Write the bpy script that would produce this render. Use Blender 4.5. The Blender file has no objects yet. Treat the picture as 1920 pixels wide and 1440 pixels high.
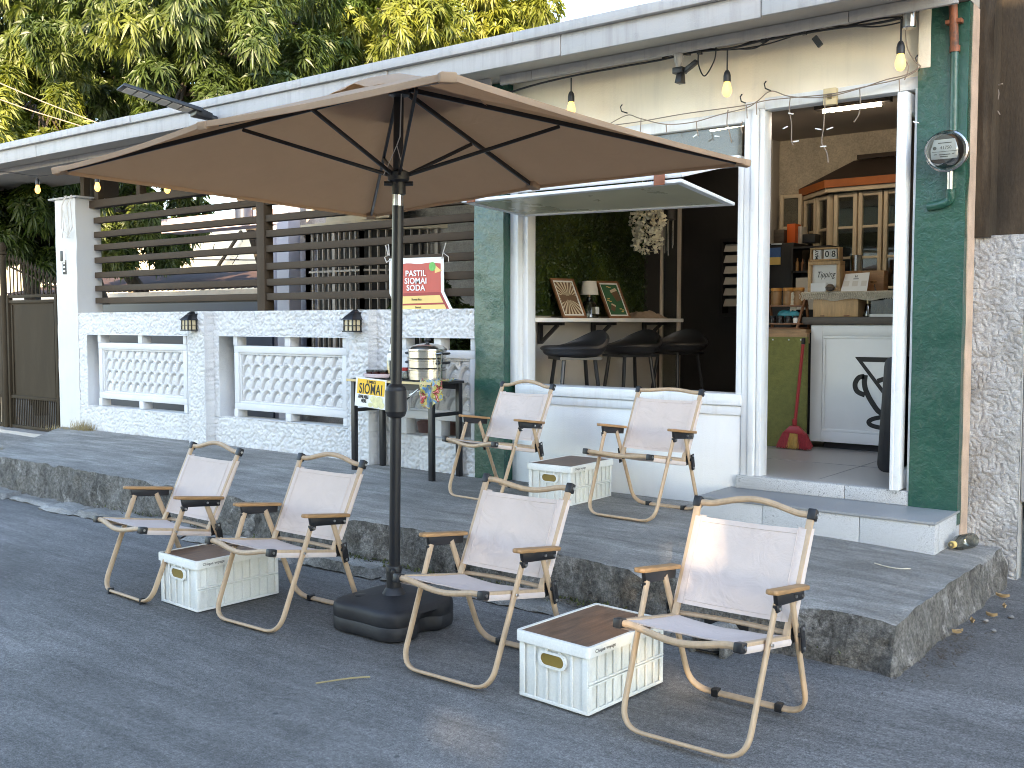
import bpy, bmesh, math, random
import numpy as np
from mathutils import Vector, Matrix, noise
random.seed(7); PI = math.pi
SC = bpy.context.scene; COL = SC.collection
V = Vector

# ---------------------------------------------------------------- camera as measured, and rays of the photograph
F_PX, CW, CH = 1945.0, 960.0, 720.0
YAW, PITCH = math.radians(37.979), math.radians(3.402)
CAM = V((0, 0, 1.35))
_f = V((-math.sin(YAW)*math.cos(PITCH), math.cos(YAW)*math.cos(PITCH), -math.sin(PITCH)))
_r = V((math.cos(YAW), math.sin(YAW), 0)); _d = _f.cross(_r)
def ray(x, y): return _r*((x-CW)/F_PX) + _d*((y-CH)/F_PX) + _f
def onY(x, y, Y): d = ray(x, y); return CAM + d*((Y-CAM.y)/d.y)
def onX(x, y, X): d = ray(x, y); return CAM + d*((X-CAM.x)/d.x)
def onZ(x, y, z): d = ray(x, y); return CAM + d*((z-CAM.z)/d.z)
def onD(x, y, D): return CAM + ray(x, y).normalized()*D

# ---------------------------------------------------------------- object helpers
def tag(o, label=None, cat=None, group=None, kind=None):
    if label: o['label'] = label
    if cat: o['category'] = cat
    if group: o['group'] = group
    if kind: o['kind'] = kind
    return o
def thing(name, label, cat, loc=(0, 0, 0), rz=0, group=None):
    o = bpy.data.objects.new(name, None); COL.objects.link(o)
    o.location = loc; o.rotation_euler = (0, 0, rz); o.empty_display_size = .1
    return tag(o, label, cat, group)
def copy_tree(o, parent=None):
    c = o.copy(); COL.objects.link(c); c.parent = parent
    for ch in list(o.children): copy_tree(ch, c)
    return c
def fillet(pts, r, n=5, closed=False):
    pts = [V(p) for p in pts]; out = []; m = len(pts)
    for i, p in enumerate(pts):
        if not closed and i in (0, m-1): out.append(p); continue
        a, b = pts[i-1], pts[(i+1) % m]
        u, w = (a-p), (b-p); k = min(r, u.length*.48, w.length*.48)
        s, e = p+u.normalized()*k, p+w.normalized()*k
        for j in range(n+1):
            t = j/n; out.append(s*(1-t)**2 + p*2*t*(1-t) + e*t*t)
    return out
class MB:
    def __init__(s, m=None): s.v = []; s.f = []; s.mi = []; s.M = m
    def add(s, vs, fs, mi=0):
        b = len(s.v); M = s.M
        s.v += [tuple(M @ V(p)) for p in vs] if M else [tuple(p) for p in vs]
        s.f += [tuple(i+b for i in f) for f in fs]; s.mi += [mi]*len(fs); return s
    def box(s, x0, x1, y0, y1, z0, z1, mi=0):
        return s.add([(x0,y0,z0),(x1,y0,z0),(x1,y1,z0),(x0,y1,z0),(x0,y0,z1),(x1,y0,z1),(x1,y1,z1),(x0,y1,z1)],
                     [(3,2,1,0),(4,5,6,7),(0,1,5,4),(1,2,6,5),(2,3,7,6),(3,0,4,7)], mi)
    def hexa(s, p, mi=0):
        return s.add(p, [(3,2,1,0),(4,5,6,7),(0,1,5,4),(1,2,6,5),(2,3,7,6),(3,0,4,7)], mi)
    def bar(s, p0, p1, w, h, up=(0,0,1), mi=0):
        p0, p1 = V(p0), V(p1); t = (p1-p0).normalized(); a = t.cross(V(up))
        if a.length < 1e-4: a = t.cross(V((1,0,0)))
        a.normalize(); b = a.cross(t)
        a *= w/2; b *= h/2
        q = [p0-a-b, p0+a-b, p0+a+b, p0-a+b, p1-a-b, p1+a-b, p1+a+b, p1-a+b]
        return s.add(q, [(0,1,2,3),(7,6,5,4),(0,4,5,1),(1,5,6,2),(2,6,7,3),(3,7,4,0)], mi)
    def sweep(s, path, prof, closed=False, up=None, mi=0, caps=True, scales=None):
        path = [V(p) for p in path]; n = len(path); k = len(prof); vs = []
        T = []
        for i in range(n):
            a = path[(i-1) % n] if (closed or i > 0) else path[i]
            b = path[(i+1) % n] if (closed or i < n-1) else path[i]
            T.append((b-a).normalized())
        if up is None:
            N = T[0].cross(V((0,0,1)))
            if N.length < 1e-3: N = V((1,0,0))
            N.normalize()
        for i in range(n):
            if up is not None: N = T[i].cross(V(up)); N.normalize()
            else: N = (N - T[i]*N.dot(T[i])).normalized()
            B = T[i].cross(N); sc = scales[i] if scales else 1
            for (x, y) in prof: vs.append(path[i] + N*(x*sc) + B*(y*sc))
        fs = []
        for i in range(n if closed else n-1):
            j = (i+1) % n
            for q in range(k): fs.append((i*k+q, j*k+q, j*k+(q+1)%k, i*k+(q+1)%k))
        if caps and not closed:
            fs.append(tuple(range(k))); fs.append(tuple((n-1)*k+q for q in range(k-1,-1,-1)))
        return s.add(vs, fs, mi)
    def tube(s, path, r, n=8, closed=False, mi=0, scales=None):
        return s.sweep(path, [(r*math.cos(2*PI*i/n), r*math.sin(2*PI*i/n)) for i in range(n)], closed, None, mi, True, scales)
    def cyl(s, p0, p1, r, r1=None, n=16, mi=0):
        return s.tube([p0, p1], r, n, mi=mi, scales=[1, (r if r1 is None else r1)/r])
    def lathe(s, prof, c=(0,0,0), n=24, axis='z', mi=0):
        vs = []; c = V(c)
        for (r, z) in prof:
            for i in range(n):
                a = 2*PI*i/n; x, y = r*math.cos(a), r*math.sin(a)
                vs.append(c + (V((x,y,z)) if axis == 'z' else V((x,z,y)) if axis == 'y' else V((z,x,y))))
        fs = []
        for j in range(len(prof)-1):
            for i in range(n): fs.append((j*n+i, j*n+(i+1)%n, (j+1)*n+(i+1)%n, (j+1)*n+i))
        if prof[0][0] > 1e-5: fs.append(tuple(range(n-1,-1,-1)))
        if prof[-1][0] > 1e-5: fs.append(tuple((len(prof)-1)*n+i for i in range(n)))
        return s.add(vs, fs, mi)
    def grid(s, fn, nu, nv, mi=0, skip=None):
        vs = [fn(i/nu, j/nv) for j in range(nv+1) for i in range(nu+1)]; w = nu+1
        fs = [(j*w+i, j*w+i+1, (j+1)*w+i+1, (j+1)*w+i) for j in range(nv) for i in range(nu) if not (skip and skip((i+.5)/nu, (j+.5)/nv))]
        return s.add(vs, fs, mi)
    def prism(s, poly, o, u, w, depth, mi=0):
        o, u, w = V(o), V(u), V(w); nrm = u.cross(w).normalized()*depth; k = len(poly)
        a = [o+u*x+w*y for x, y in poly]; b = [p+nrm for p in a]
        fs = [tuple(range(k-1,-1,-1)), tuple(range(k, 2*k))] + [(i, (i+1)%k, k+(i+1)%k, k+i) for i in range(k)]
        return s.add(a+b, fs, mi)
    def build(s, name, mat, parent=None, bevel=0, sharp=35, seg=2, thick=0, merge=False, loc=None, world=False):
        me = bpy.data.meshes.new(name)
        vs = s.v
        if world and parent is not None:
            L = V((0,0,0)); q = parent
            while q: L += q.location; q = q.parent
            vs = [tuple(V(p)-L) for p in vs]
        me.from_pydata(vs, [], s.f); me.update()
        for m in (mat if isinstance(mat, (list, tuple)) else [mat]): me.materials.append(m)
        for p, i in zip(me.polygons, s.mi): p.material_index = i
        bm = bmesh.new(); bm.from_mesh(me)
        if merge: bmesh.ops.remove_doubles(bm, verts=bm.verts, dist=1e-5)
        bmesh.ops.recalc_face_normals(bm, faces=bm.faces)
        if thick:
            bmesh.ops.solidify(bm, geom=list(bm.faces), thickness=thick)
        if bevel:
            es = [e for e in bm.edges if len(e.link_faces) == 2 and e.calc_face_angle(0) > .6]
            bmesh.ops.bevel(bm, geom=es, offset=bevel, segments=seg, affect='EDGES', clamp_overlap=True, profile=.5)
        a = math.radians(sharp)
        for f in bm.faces: f.smooth = True
        for e in bm.edges:
            if len(e.link_faces) == 2 and e.calc_face_angle(0) > a: e.smooth = False
        bm.to_mesh(me); bm.free()
        o = bpy.data.objects.new(name, me); COL.objects.link(o)
        if parent is not None: o.parent = parent
        if loc is not None: o.location = loc
        return o
def raw(name, verts, faces, mat, parent=None, smooth=False):
    me = bpy.data.meshes.new(name); me.from_pydata(verts, [], faces); me.update()
    me.materials.append(mat)
    if smooth: me.polygons.foreach_set('use_smooth', [True]*len(me.polygons))
    o = bpy.data.objects.new(name, me); COL.objects.link(o)
    if parent is not None: o.parent = parent
    return o
def text(body, size, o, u, w, mat, name='lettering', parent=None, bold=0, sx=1, ext=.0008, align='CENTER', shear=0, world=True, spacing=1):
    cu = bpy.data.curves.new('t', 'FONT'); cu.body = body; cu.size = size; cu.extrude = ext; cu.offset = bold
    cu.align_x = align; cu.align_y = 'CENTER'; cu.shear = shear; cu.space_character = spacing; cu.resolution_u = 4
    t = bpy.data.objects.new('t', cu); COL.objects.link(t)
    dg = bpy.context.evaluated_depsgraph_get(); me = bpy.data.meshes.new_from_object(t.evaluated_get(dg))
    bpy.data.objects.remove(t); u = V(u).normalized(); w = V(w).normalized(); n = u.cross(w)
    L = V((0,0,0))
    if world:
        q = parent
        while q: L += q.location; q = q.parent
    M = Matrix.Translation(V(o)-L) @ Matrix((u, w, n)).transposed().to_4x4() @ Matrix.Diagonal((sx, 1, 1, 1))
    me.transform(M); me.materials.clear(); me.materials.append(mat); me.name = name
    ob = bpy.data.objects.new(name, me); COL.objects.link(ob)
    if parent is not None: ob.parent = parent
    return ob

# ---------------------------------------------------------------- materials
def _mat(name):
    m = bpy.data.materials.new(name); m.use_nodes = True; nt = m.node_tree
    return m, nt, nt.nodes['Principled BSDF'], nt.nodes.new, nt.links.new
def noise_node(nt, scale, detail=4, rough=.55, vec=None, dist=0):
    n = nt.nodes.new('ShaderNodeTexNoise'); n.inputs['Scale'].default_value = scale; n.inputs['Detail'].default_value = detail
    n.inputs['Roughness'].default_value = rough; n.inputs['Distortion'].default_value = dist
    if vec: nt.links.new(vec, n.inputs['Vector'])
    return n.outputs['Fac']
def ramp(nt, fac, stops):
    r = nt.nodes.new('ShaderNodeValToRGB'); nt.links.new(fac, r.inputs['Fac']); e = r.color_ramp.elements
    while len(e) < len(stops): e.new(.5)
    for k, (p, c) in zip(e, stops): k.position = p; k.color = (*c[:3], 1) if len(c) < 4 else c
    return r.outputs['Color']
def mixc(nt, fac, a, b, mode='MIX'):
    m = nt.nodes.new('ShaderNodeMix'); m.data_type = 'RGBA'; m.blend_type = mode
    def put(sock, v):
        if isinstance(v, bpy.types.NodeSocket): nt.links.new(v, sock)
        elif isinstance(v, (int, float)): sock.default_value = v
        else: sock.default_value = (*v, 1)
    put(m.inputs[0], fac); put(m.inputs[6], a); put(m.inputs[7], b); return m.outputs[2]
def coords(nt, scale=(1,1,1), rot=(0,0,0)):
    t = nt.nodes.new('ShaderNodeTexCoord'); m = nt.nodes.new('ShaderNodeMapping')
    m.inputs['Scale'].default_value = scale; m.inputs['Rotation'].default_value = rot
    nt.links.new(t.outputs['Object'], m.inputs['Vector']); return m.outputs['Vector']
def bump(nt, b, h, dist, strength=1):
    n = nt.nodes.new('ShaderNodeBump'); n.inputs['Distance'].default_value = dist; n.inputs['Strength'].default_value = strength
    nt.links.new(h, n.inputs['Height']); nt.links.new(n.outputs['Normal'], b.inputs['Normal']); return n
def pm(name, col, var=.12, scale=6, rough=.6, metal=0, bmp=0, bscale=60, stretch=(1,1,1), col2=None, c2at=(.45,.7), spec=.5, emit=0, sheen=0, grain=0):
    """a plain surface: colour with cloudy variation, a second colour in patches, grain and bump"""
    m, nt, b, N, L = _mat(name)
    vec = coords(nt, stretch)
    f = noise_node(nt, scale, 5, .6, vec)
    lo = tuple(max(0, c*(1-var)) for c in col); hi = tuple(c*(1+var) for c in col)
    c = ramp(nt, f, [(.3, lo), (.7, hi)])
    if col2:
        f2 = noise_node(nt, scale*.37+1.3, 6, .65, vec)
        r = ramp(nt, f2, [(c2at[0], (0,0,0)), (c2at[1], (1,1,1))]); c = mixc(nt, r, c, col2)
    if grain:
        g = noise_node(nt, bscale*2.2, 2, .5, vec); gr = ramp(nt, g, [(.3, (1-grain,)*3), (.7, (1+grain,)*3)])
        c = mixc(nt, 1.0, c, gr, 'MULTIPLY')
    L(c, b.inputs['Base Color'])
    b.inputs['Roughness'].default_value = rough; b.inputs['Metallic'].default_value = metal
    b.inputs['Specular IOR Level'].default_value = spec
    rr = N('ShaderNodeMapRange'); L(f, rr.inputs[0]); rr.inputs[3].default_value = max(.02, rough-.08); rr.inputs[4].default_value = min(1, rough+.08); L(rr.outputs[0], b.inputs['Roughness'])
    if bmp: bump(nt, b, noise_node(nt, bscale, 4, .6, vec), bmp)
    if emit: b.inputs['Emission Color'].default_value = (*col, 1); b.inputs['Emission Strength'].default_value = emit
    return m
def emis(name, col, s):
    m, nt, b, N, L = _mat(name); b.inputs['Base Color'].default_value = (*col, 1)
    b.inputs['Emission Color'].default_value = (*col, 1); b.inputs['Emission Strength'].default_value = s; return m
def glass(name, tint=(.9,.95,.93), refl=.12, rough=.02, body=0, bodycol=(.2,.22,.2)):
    m, nt, b, N, L = _mat(name); out = nt.nodes['Material Output']
    tr = N('ShaderNodeBsdfTransparent'); tr.inputs[0].default_value = (*tint, 1)
    gl = N('ShaderNodeBsdfGlossy'); gl.inputs['Roughness'].default_value = rough
    lw = N('ShaderNodeFresnel'); lw.inputs[0].default_value = 1.5
    ad = N('ShaderNodeMath'); ad.operation = 'ADD'; ad.inputs[1].default_value = refl-.04; ad.use_clamp = True; L(lw.outputs[0], ad.inputs[0])
    base = tr.outputs[0]
    if body:
        df = N('ShaderNodeBsdfTranslucent' if body > .4 else 'ShaderNodeBsdfDiffuse'); df.inputs[0].default_value = (*bodycol, 1)
        mb = N('ShaderNodeMixShader'); mb.inputs[0].default_value = body; L(base, mb.inputs[1]); L(df.outputs[0], mb.inputs[2]); base = mb.outputs[0]
    mx = N('ShaderNodeMixShader'); L(ad.outputs[0], mx.inputs[0]); L(base, mx.inputs[1]); L(gl.outputs[0], mx.inputs[2])
    L(mx.outputs[0], out.inputs[0]); return m
def fabric(name, col, trans=.25, tcol=None, weave=900, var=.05, scale=5, rough=.85):
    m, nt, b, N, L = _mat(name); out = nt.nodes['Material Output']
    vec = coords(nt); oi = N('ShaderNodeObjectInfo'); ad = N('ShaderNodeVectorMath'); ad.operation = 'MULTIPLY_ADD'; L(oi.outputs['Random'], ad.inputs[0]); ad.inputs[1].default_value = (9, 7, 5); L(vec, ad.inputs[2]); vec = ad.outputs[0]
    f = noise_node(nt, scale, 6, .65, vec)
    c = ramp(nt, f, [(.3, tuple(x*(1-var) for x in col)), (.7, tuple(x*(1+var) for x in col))]); L(c, b.inputs['Base Color'])
    b.inputs['Roughness'].default_value = rough; b.inputs['Specular IOR Level'].default_value = .15
    h = noise_node(nt, 9, 3, .5, vec, 1.2); h2 = noise_node(nt, 260, 2, .5, vec); mm = N('ShaderNodeMath'); mm.operation = 'MULTIPLY_ADD'; L(h2, mm.inputs[0]); mm.inputs[1].default_value = .06; L(h, mm.inputs[2]); bump(nt, b, mm.outputs[0], .009)
    st = noise_node(nt, 2.3, 7, .7, vec); c = mixc(nt, ramp(nt, st, [(.58, (0,0,0)), (.78, (.16,.16,.16))]), c, tuple(x*.62 for x in col)); L(c, b.inputs['Base Color'])
    t = N('ShaderNodeBsdfTranslucent'); t.inputs[0].default_value = (*(tcol or col), 1)
    mx = N('ShaderNodeMixShader'); mx.inputs[0].default_value = trans; L(b.outputs[0], mx.inputs[1]); L(t.outputs[0], mx.inputs[2]); L(mx.outputs[0], out.inputs[0]); return m

def road_mat(name, base, streak, rot=0.0, dark=(.06,.064,.07), fine=1.0):
    m, nt, b, N, L = _mat(name)
    v1 = coords(nt, (.9, 5.5, 1), (0,0,rot)); v2 = coords(nt, (1,1,1)); v3 = coords(nt, (3, 22, 1), (0,0,rot))
    f1 = noise_node(nt, 1.6, 7, .68, v1, .4); f2 = noise_node(nt, .55, 4, .55, v2); f3 = noise_node(nt, 1.9, 5, .7, v3)
    gr = noise_node(nt, 190, 3, .75, v2); gr2 = noise_node(nt, 60, 3, .7, v2)
    c = ramp(nt, f1, [(.36, base), (.68, streak)])
    c = mixc(nt, ramp(nt, f2, [(.40, (0,0,0)), (.66, (.85,.85,.85))]), c, tuple(x*.62 for x in base))
    c = mixc(nt, ramp(nt, f3, [(.52, (0,0,0)), (.75, (.55,.55,.55))]), c, streak)
    c = mixc(nt, 1.0, c, ramp(nt, gr, [(.30, (.42,)*3), (.5, (.95,)*3), (.70, (1.65,)*3)]), 'MULTIPLY')
    c = mixc(nt, 1.0, c, ramp(nt, gr2, [(.3, (.70,)*3), (.7, (1.28,)*3)]), 'MULTIPLY')
    sp = noise_node(nt, 24, 2, .5, v2); c = mixc(nt, ramp(nt, sp, [(.70, (0,0,0)), (.78, (.7,.7,.7))]), c, dark)
    L(c, b.inputs['Base Color']); b.inputs['Roughness'].default_value = .82; b.inputs['Specular IOR Level'].default_value = .3
    a = N('ShaderNodeMath'); a.operation = 'ADD'; L(gr, a.inputs[0]); L(f1, a.inputs[1]); bump(nt, b, a.outputs[0], .006*fine)
    return m
M = {}
M['road'] = road_mat('road concrete', (.162,.156,.151), (.275,.266,.258), .14)
M['apron'] = road_mat('apron concrete', (.165,.159,.153), (.23,.223,.215), .9)
def sidewalk_mat():
    m, nt, b, N, L = _mat('sidewalk concrete')
    v1 = coords(nt, (.8, 4.2, 4.2), (0,0,.22)); v2 = coords(nt)
    f1 = noise_node(nt, 2.2, 7, .7, v1, .6); f2 = noise_node(nt, 1.3, 5, .6, v2); gr = noise_node(nt, 120, 3, .7, v2); pt = noise_node(nt, 4.2, 8, .72, v2)
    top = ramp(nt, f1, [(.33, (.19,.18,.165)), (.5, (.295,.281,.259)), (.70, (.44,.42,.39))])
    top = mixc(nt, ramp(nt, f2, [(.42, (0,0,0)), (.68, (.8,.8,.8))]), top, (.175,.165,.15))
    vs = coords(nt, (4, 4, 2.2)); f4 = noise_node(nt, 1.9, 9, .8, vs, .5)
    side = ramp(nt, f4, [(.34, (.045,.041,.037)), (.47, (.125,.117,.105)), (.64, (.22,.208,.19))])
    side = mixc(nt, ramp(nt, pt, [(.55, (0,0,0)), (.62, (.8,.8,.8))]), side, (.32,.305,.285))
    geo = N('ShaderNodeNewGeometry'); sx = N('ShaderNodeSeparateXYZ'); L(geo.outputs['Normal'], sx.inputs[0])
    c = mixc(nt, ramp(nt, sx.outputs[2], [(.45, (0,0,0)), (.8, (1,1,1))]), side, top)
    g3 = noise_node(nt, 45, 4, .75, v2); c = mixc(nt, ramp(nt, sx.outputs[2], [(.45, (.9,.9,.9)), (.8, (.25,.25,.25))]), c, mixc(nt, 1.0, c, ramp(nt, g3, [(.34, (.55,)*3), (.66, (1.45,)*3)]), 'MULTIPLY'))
    c = mixc(nt, 1.0, c, ramp(nt, gr, [(.3, (.68,)*3), (.7, (1.32,)*3)]), 'MULTIPLY')
    L(c, b.inputs['Base Color']); b.inputs['Roughness'].default_value = .85; b.inputs['Specular IOR Level'].default_value = .3
    a = N('ShaderNodeMath'); a.operation = 'ADD'; L(gr, a.inputs[0]); 
    a2 = N('ShaderNodeMath'); a2.operation = 'MULTIPLY_ADD'; L(pt, a2.inputs[0]); a2.inputs[1].default_value = 7; L(a.outputs[0], a2.inputs[2]); L(f1, a.inputs[1])
    bump(nt, b, a2.outputs[0], .006); return m
M['walk'] = sidewalk_mat()
def paint_wall(name, col, dirt=(.5,.47,.42), amt=.25, rough=.55, streak=True, low=None):
    """painted wall with rain streaks, scuffs and faint rolled texture"""
    m, nt, b, N, L = _mat(name)
    v = coords(nt); vs = coords(nt, (5, 5, .35))
    f = noise_node(nt, 1.4, 5, .6, v); s = noise_node(nt, 3.2, 6, .65, vs); g = noise_node(nt, 9, 6, .75, v)
    c = ramp(nt, f, [(.3, tuple(x*.93 for x in col)), (.7, tuple(min(.9, x*1.04) for x in col))])
    if streak: c = mixc(nt, ramp(nt, s, [(.5, (0,0,0)), (.74, (amt,)*3)]), c, dirt)
    c = mixc(nt, ramp(nt, g, [(.58, (0,0,0)), (.72, (amt*.8,)*3)]), c, dirt)
    if low is not None:
        t = N('ShaderNodeTexCoord'); sp = N('ShaderNodeSeparateXYZ'); L(t.outputs['Object'], sp.inputs[0])
        ad = N('ShaderNodeMath'); ad.operation = 'MULTIPLY_ADD'; L(g, ad.inputs[0]); ad.inputs[1].default_value = .22; L(sp.outputs[2], ad.inputs[2])
        r = ramp(nt, ad.outputs[0], [(low, (.75,.75,.75)), (low+.08, (0,0,0))]); c = mixc(nt, r, c, (.22,.2,.17))
    L(c, b.inputs['Base Color']); b.inputs['Roughness'].default_value = rough
    bump(nt, b, noise_node(nt, 120, 3, .6, v), .0015); return m
M['white_wall'] = paint_wall('white painted wall', (.85,.86,.855), amt=.07, rough=.22)
M['cream_wall'] = paint_wall('cream warm-lit upper wall', (.86,.78,.64), amt=.2)  # cream paint, with the warm bounce light under the eave mixed in
M['white_frame'] = paint_wall('white enamel frame', (.76,.78,.79), amt=.4, rough=.35)
M['fascia'] = paint_wall('weathered fascia', (.385,.378,.375), (.22,.212,.208), .55, .55)
M['pillar'] = paint_wall('white pillar', (.58,.57,.55), amt=.2, rough=.6)
M['soffit'] = paint_wall('soffit', (.42,.38,.33), amt=.3)
M['stucco'] = pm('white dash stucco', (.63,.63,.628), .05, 5, .65, bmp=.004, bscale=90)
M['relief'] = pm('white painted relief', (.63,.63,.628), .05, 4, .55, bmp=.001, bscale=90)
M['stucco_gray'] = pm('bare cement stucco', (.40,.392,.38), .18, 5, .85, bmp=.006, bscale=70, col2=(.24,.225,.20), c2at=(.5,.7), grain=.2)
M['brown_wall'] = pm('brown bare concrete', (.064,.048,.034), .25, 2.4, .85, spec=.1, bmp=.004, bscale=40, stretch=(2,2,.5), col2=(.034,.028,.022), grain=.12)
def green_mat():
    m, nt, b, N, L = _mat('glossy green paint')
    v = coords(nt); f = noise_node(nt, 1.6, 4, .6, v); g = noise_node(nt, 26, 6, .7, v, 1.2)
    c = ramp(nt, f, [(.3, (.009,.060,.043)), (.55, (.013,.074,.050)), (.75, (.022,.085,.050))]); L(c, b.inputs['Base Color'])
    b.inputs['Roughness'].default_value = .24; b.inputs['Specular IOR Level'].default_value = .6; b.inputs['Coat Weight'].default_value = .25; b.inputs['Coat Roughness'].default_value = .15
    w = noise_node(nt, 5, 4, .6, v); a = N('ShaderNodeMath'); a.operation = 'MULTIPLY_ADD'; L(g, a.inputs[0]); a.inputs[1].default_value = .3; L(w, a.inputs[2])
    bump(nt, b, a.outputs[0], .014); return m
M['green'] = green_mat()
M['slat'] = pm('brown painted steel', (.062,.044,.030), .12, 5, .62, spec=.12, bmp=.0005, bscale=60, grain=.05)
M['gate'] = pm('brown gate paint', (.042,.032,.021), .16, 1.6, .65, spec=.08, stretch=(2,2,.6), col2=(.058,.046,.033), c2at=(.5,.75), grain=.06)
M['black'] = pm('black plastic', (.016,.016,.018), .15, 8, .42)
M['black_metal'] = pm('black powder coat', (.014,.014,.016), .15, 10, .35)
M['base_plastic'] = pm('blow moulded plastic', (.018,.018,.021), .25, 5, .55, bmp=.001, bscale=30, grain=.1)
M['silver'] = pm('polished steel', (.62,.61,.59), .08, 12, .18, metal=1)
M['pot'] = pm('steamer aluminium', (.58,.55,.50), .1, 9, .24, metal=1, stretch=(1,1,6))
M['chair_wood'] = pm('wood look tube', (.50,.35,.225), .12, 9, .5, stretch=(6,6,2))
M['arm_wood'] = pm('arm wood', (.37,.20,.085), .25, 14, .5, stretch=(6,.7,6))
M['canvas'] = fabric('chair canvas', (.70,.59,.535), .12, (.76,.635,.56), var=.06)
M['canopy'] = fabric('umbrella cloth', (.53,.385,.272), .42, (.68,.46,.29), var=.06)
M['rivet'] = pm('rivet', (.7,.7,.7), .05, 5, .3, metal=1)
M['crate'] = pm('white crate plastic', (.80,.80,.76), .05, 6, .42, col2=(.55,.53,.49), c2at=(.60,.80), grain=.04)
M['crate_top'] = pm('dark wood lid', (.17,.097,.06), .35, 10, .5, stretch=(8,.8,4), grain=.2)
M['amber'] = pm('amber inside', (.24,.16,.03), .2, 6, .5)
M['wood_light'] = pm('light wood', (.56,.35,.17), .2, 8, .5, stretch=(6,1,1), grain=.08)
M['wood_mid'] = pm('pine', (.42,.24,.115), .22, 9, .5, stretch=(1,1,5), grain=.08)
M['wood_dark'] = pm('dark counter wood', (.085,.065,.05), .3, 9, .5, stretch=(1,6,6))
M['wood_frame'] = pm('frame wood', (.24,.105,.045), .2, 9, .45)
M['paper'] = pm('paper', (.80,.79,.76), .03, 5, .7)
M['ink'] = pm('ink', (.02,.018,.016), .1, 5, .6)
M['white_print'] = pm('white print', (.85,.84,.82), .02, 5, .5)
M['tile_gray'] = pm('gray floor tile', (.38,.365,.35), .06, 3, .35, grain=.04)
def granite():
    m, nt, b, N, L = _mat('speckled terrazzo'); v = coords(nt)
    f = noise_node(nt, 220, 2, .6, v); g = noise_node(nt, 95, 2, .6, v)
    c = ramp(nt, f, [(.3, (.20,.205,.21)), (.45, (.44,.45,.46)), (.6, (.56,.57,.58))]); c = mixc(nt, ramp(nt, g, [(.62, (0,0,0)), (.70, (.8,.8,.8))]), c, (.12,.12,.125))
    L(c, b.inputs['Base Color']); b.inputs['Roughness'].default_value = .45; return m
M['granite'] = granite()
M['step_top'] = pm('step tile', (.24,.25,.26), .08, 3, .45, grain=.1)
M['glass'] = glass('clear glass')
M['glass_flap'] = glass('dusty flap glass', (.75,.72,.55), .10, .06, .39, (.72,.66,.42))
M['glass_transom'] = glass('transom glass', (.75,.76,.7), .05, .03, .38, (.30,.285,.245))
M['dark'] = pm('dark interior', (.022,.02,.02), .2, 3, .6)
M['dark_wall'] = pm('charcoal wall', (.04,.036,.034), .2, 3, .6)
M['ceiling'] = pm('shop ceiling', (.36,.31,.26), .06, 3, .7)
M['shop_wall'] = paint_wall('shop wall', (.50,.47,.43), amt=.2)
M['stucco_in'] = pm('rough indoor stucco', (.52,.45,.35), .2, 6, .8, bmp=.012, bscale=36, grain=.15)
M['house_gray'] = pm('gray house stucco', (.36,.335,.315), .2, 5, .85, bmp=.012, bscale=30, grain=.15)
M['lilac'] = pm('pale lilac paint', (.47,.46,.52), .06, 4, .55)
M['cream_trim'] = pm('cream trim', (.70,.58,.42), .08, 5, .55)
M['grille'] = pm('dull grille paint', (.56,.49,.43), .12, 6, .55)
M['orange_trim'] = pm('orange trim', (.46,.13,.03), .15, 6, .5)
M['shingle'] = pm('dark bay roof', (.045,.028,.02), .2, 8, .7)
M['rust'] = pm('rusty pipe', (.25,.08,.035), .3, 18, .6, col2=(.05,.035,.03), c2at=(.5,.62))
M['navy'] = pm('navy sheet', (.036,.045,.075), .12, 3, .4)
M['roof_old'] = pm('old corrugated roof', (.055,.032,.028), .25, 4, .7)
M['yard_white'] = pm('sunlit yard wall', (.80,.74,.60), .08, 3, .8, bmp=.01, bscale=20)
M['rose'] = pm('rosy far roof', (.42,.22,.19), .15, 3, .7)
M['green_board'] = pm('green burlap', (.20,.20,.06), .18, 30, .9, bmp=.003, bscale=180, grain=.25)
M['red_plastic'] = pm('red plastic', (.42,.035,.035), .12, 8, .4)
M['broom_red'] = pm('broom bristle red', (.45,.05,.06), .3, 40, .7, stretch=(5,5,.4))
M['broom_yel'] = pm('broom bristle straw', (.60,.36,.10), .3, 40, .7, stretch=(5,5,.4))
M['petal'] = pm('cream petals', (.80,.74,.58), .1, 12, .8)
M['towel'] = pm('towel', (.34,.25,.185), .12, 12, .95, bmp=.01, bscale=50)
M['shade'] = pm('lamp shade', (.68,.64,.58), .04, 6, .8)
M['bottle_glass'] = glass('bottle glass', (.55,.56,.50), .15, .03)
M['sauce'] = pm('dark sauce', (.018,.009,.006), .1, 5, .3)
M['chili'] = pm('chili sauce', (.30,.05,.03), .3, 20, .4)
M['pink'] = pm('pink tray', (.70,.56,.58), .06, 5, .5)
M['yellow_sign'] = pm('yellow sign', (.85,.50,.03), .08, 6, .4)
M['pale_yel'] = pm('pale dumpling', (.72,.66,.36), .2, 25, .5)
M['red_print'] = pm('red print', (.52,.085,.06), .08, 5, .5)
M['red_dark'] = pm('dark red print', (.33,.035,.03), .08, 5, .5)
M['gold'] = pm('mustard print', (.75,.53,.18), .06, 5, .5)
M['lime'] = pm('lime print', (.12,.42,.09), .2, 30, .5)
M['yel_edge'] = pm('yellow edge strip', (.62,.48,.24), .1, 6, .5)
M['bristle_dry'] = pm('dry grass', (.34,.27,.14), .25, 12, .9)
M['moss'] = pm('moss', (.075,.085,.025), .35, 30, .95)
M['leaf_dry'] = pm('dry leaf', (.36,.24,.12), .3, 18, .8)
M['stone'] = pm('stone', (.20,.19,.18), .3, 20, .9, bmp=.004, bscale=60)
M['wire'] = pm('old wire', (.24,.19,.15), .15, 10, .6)
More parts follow.
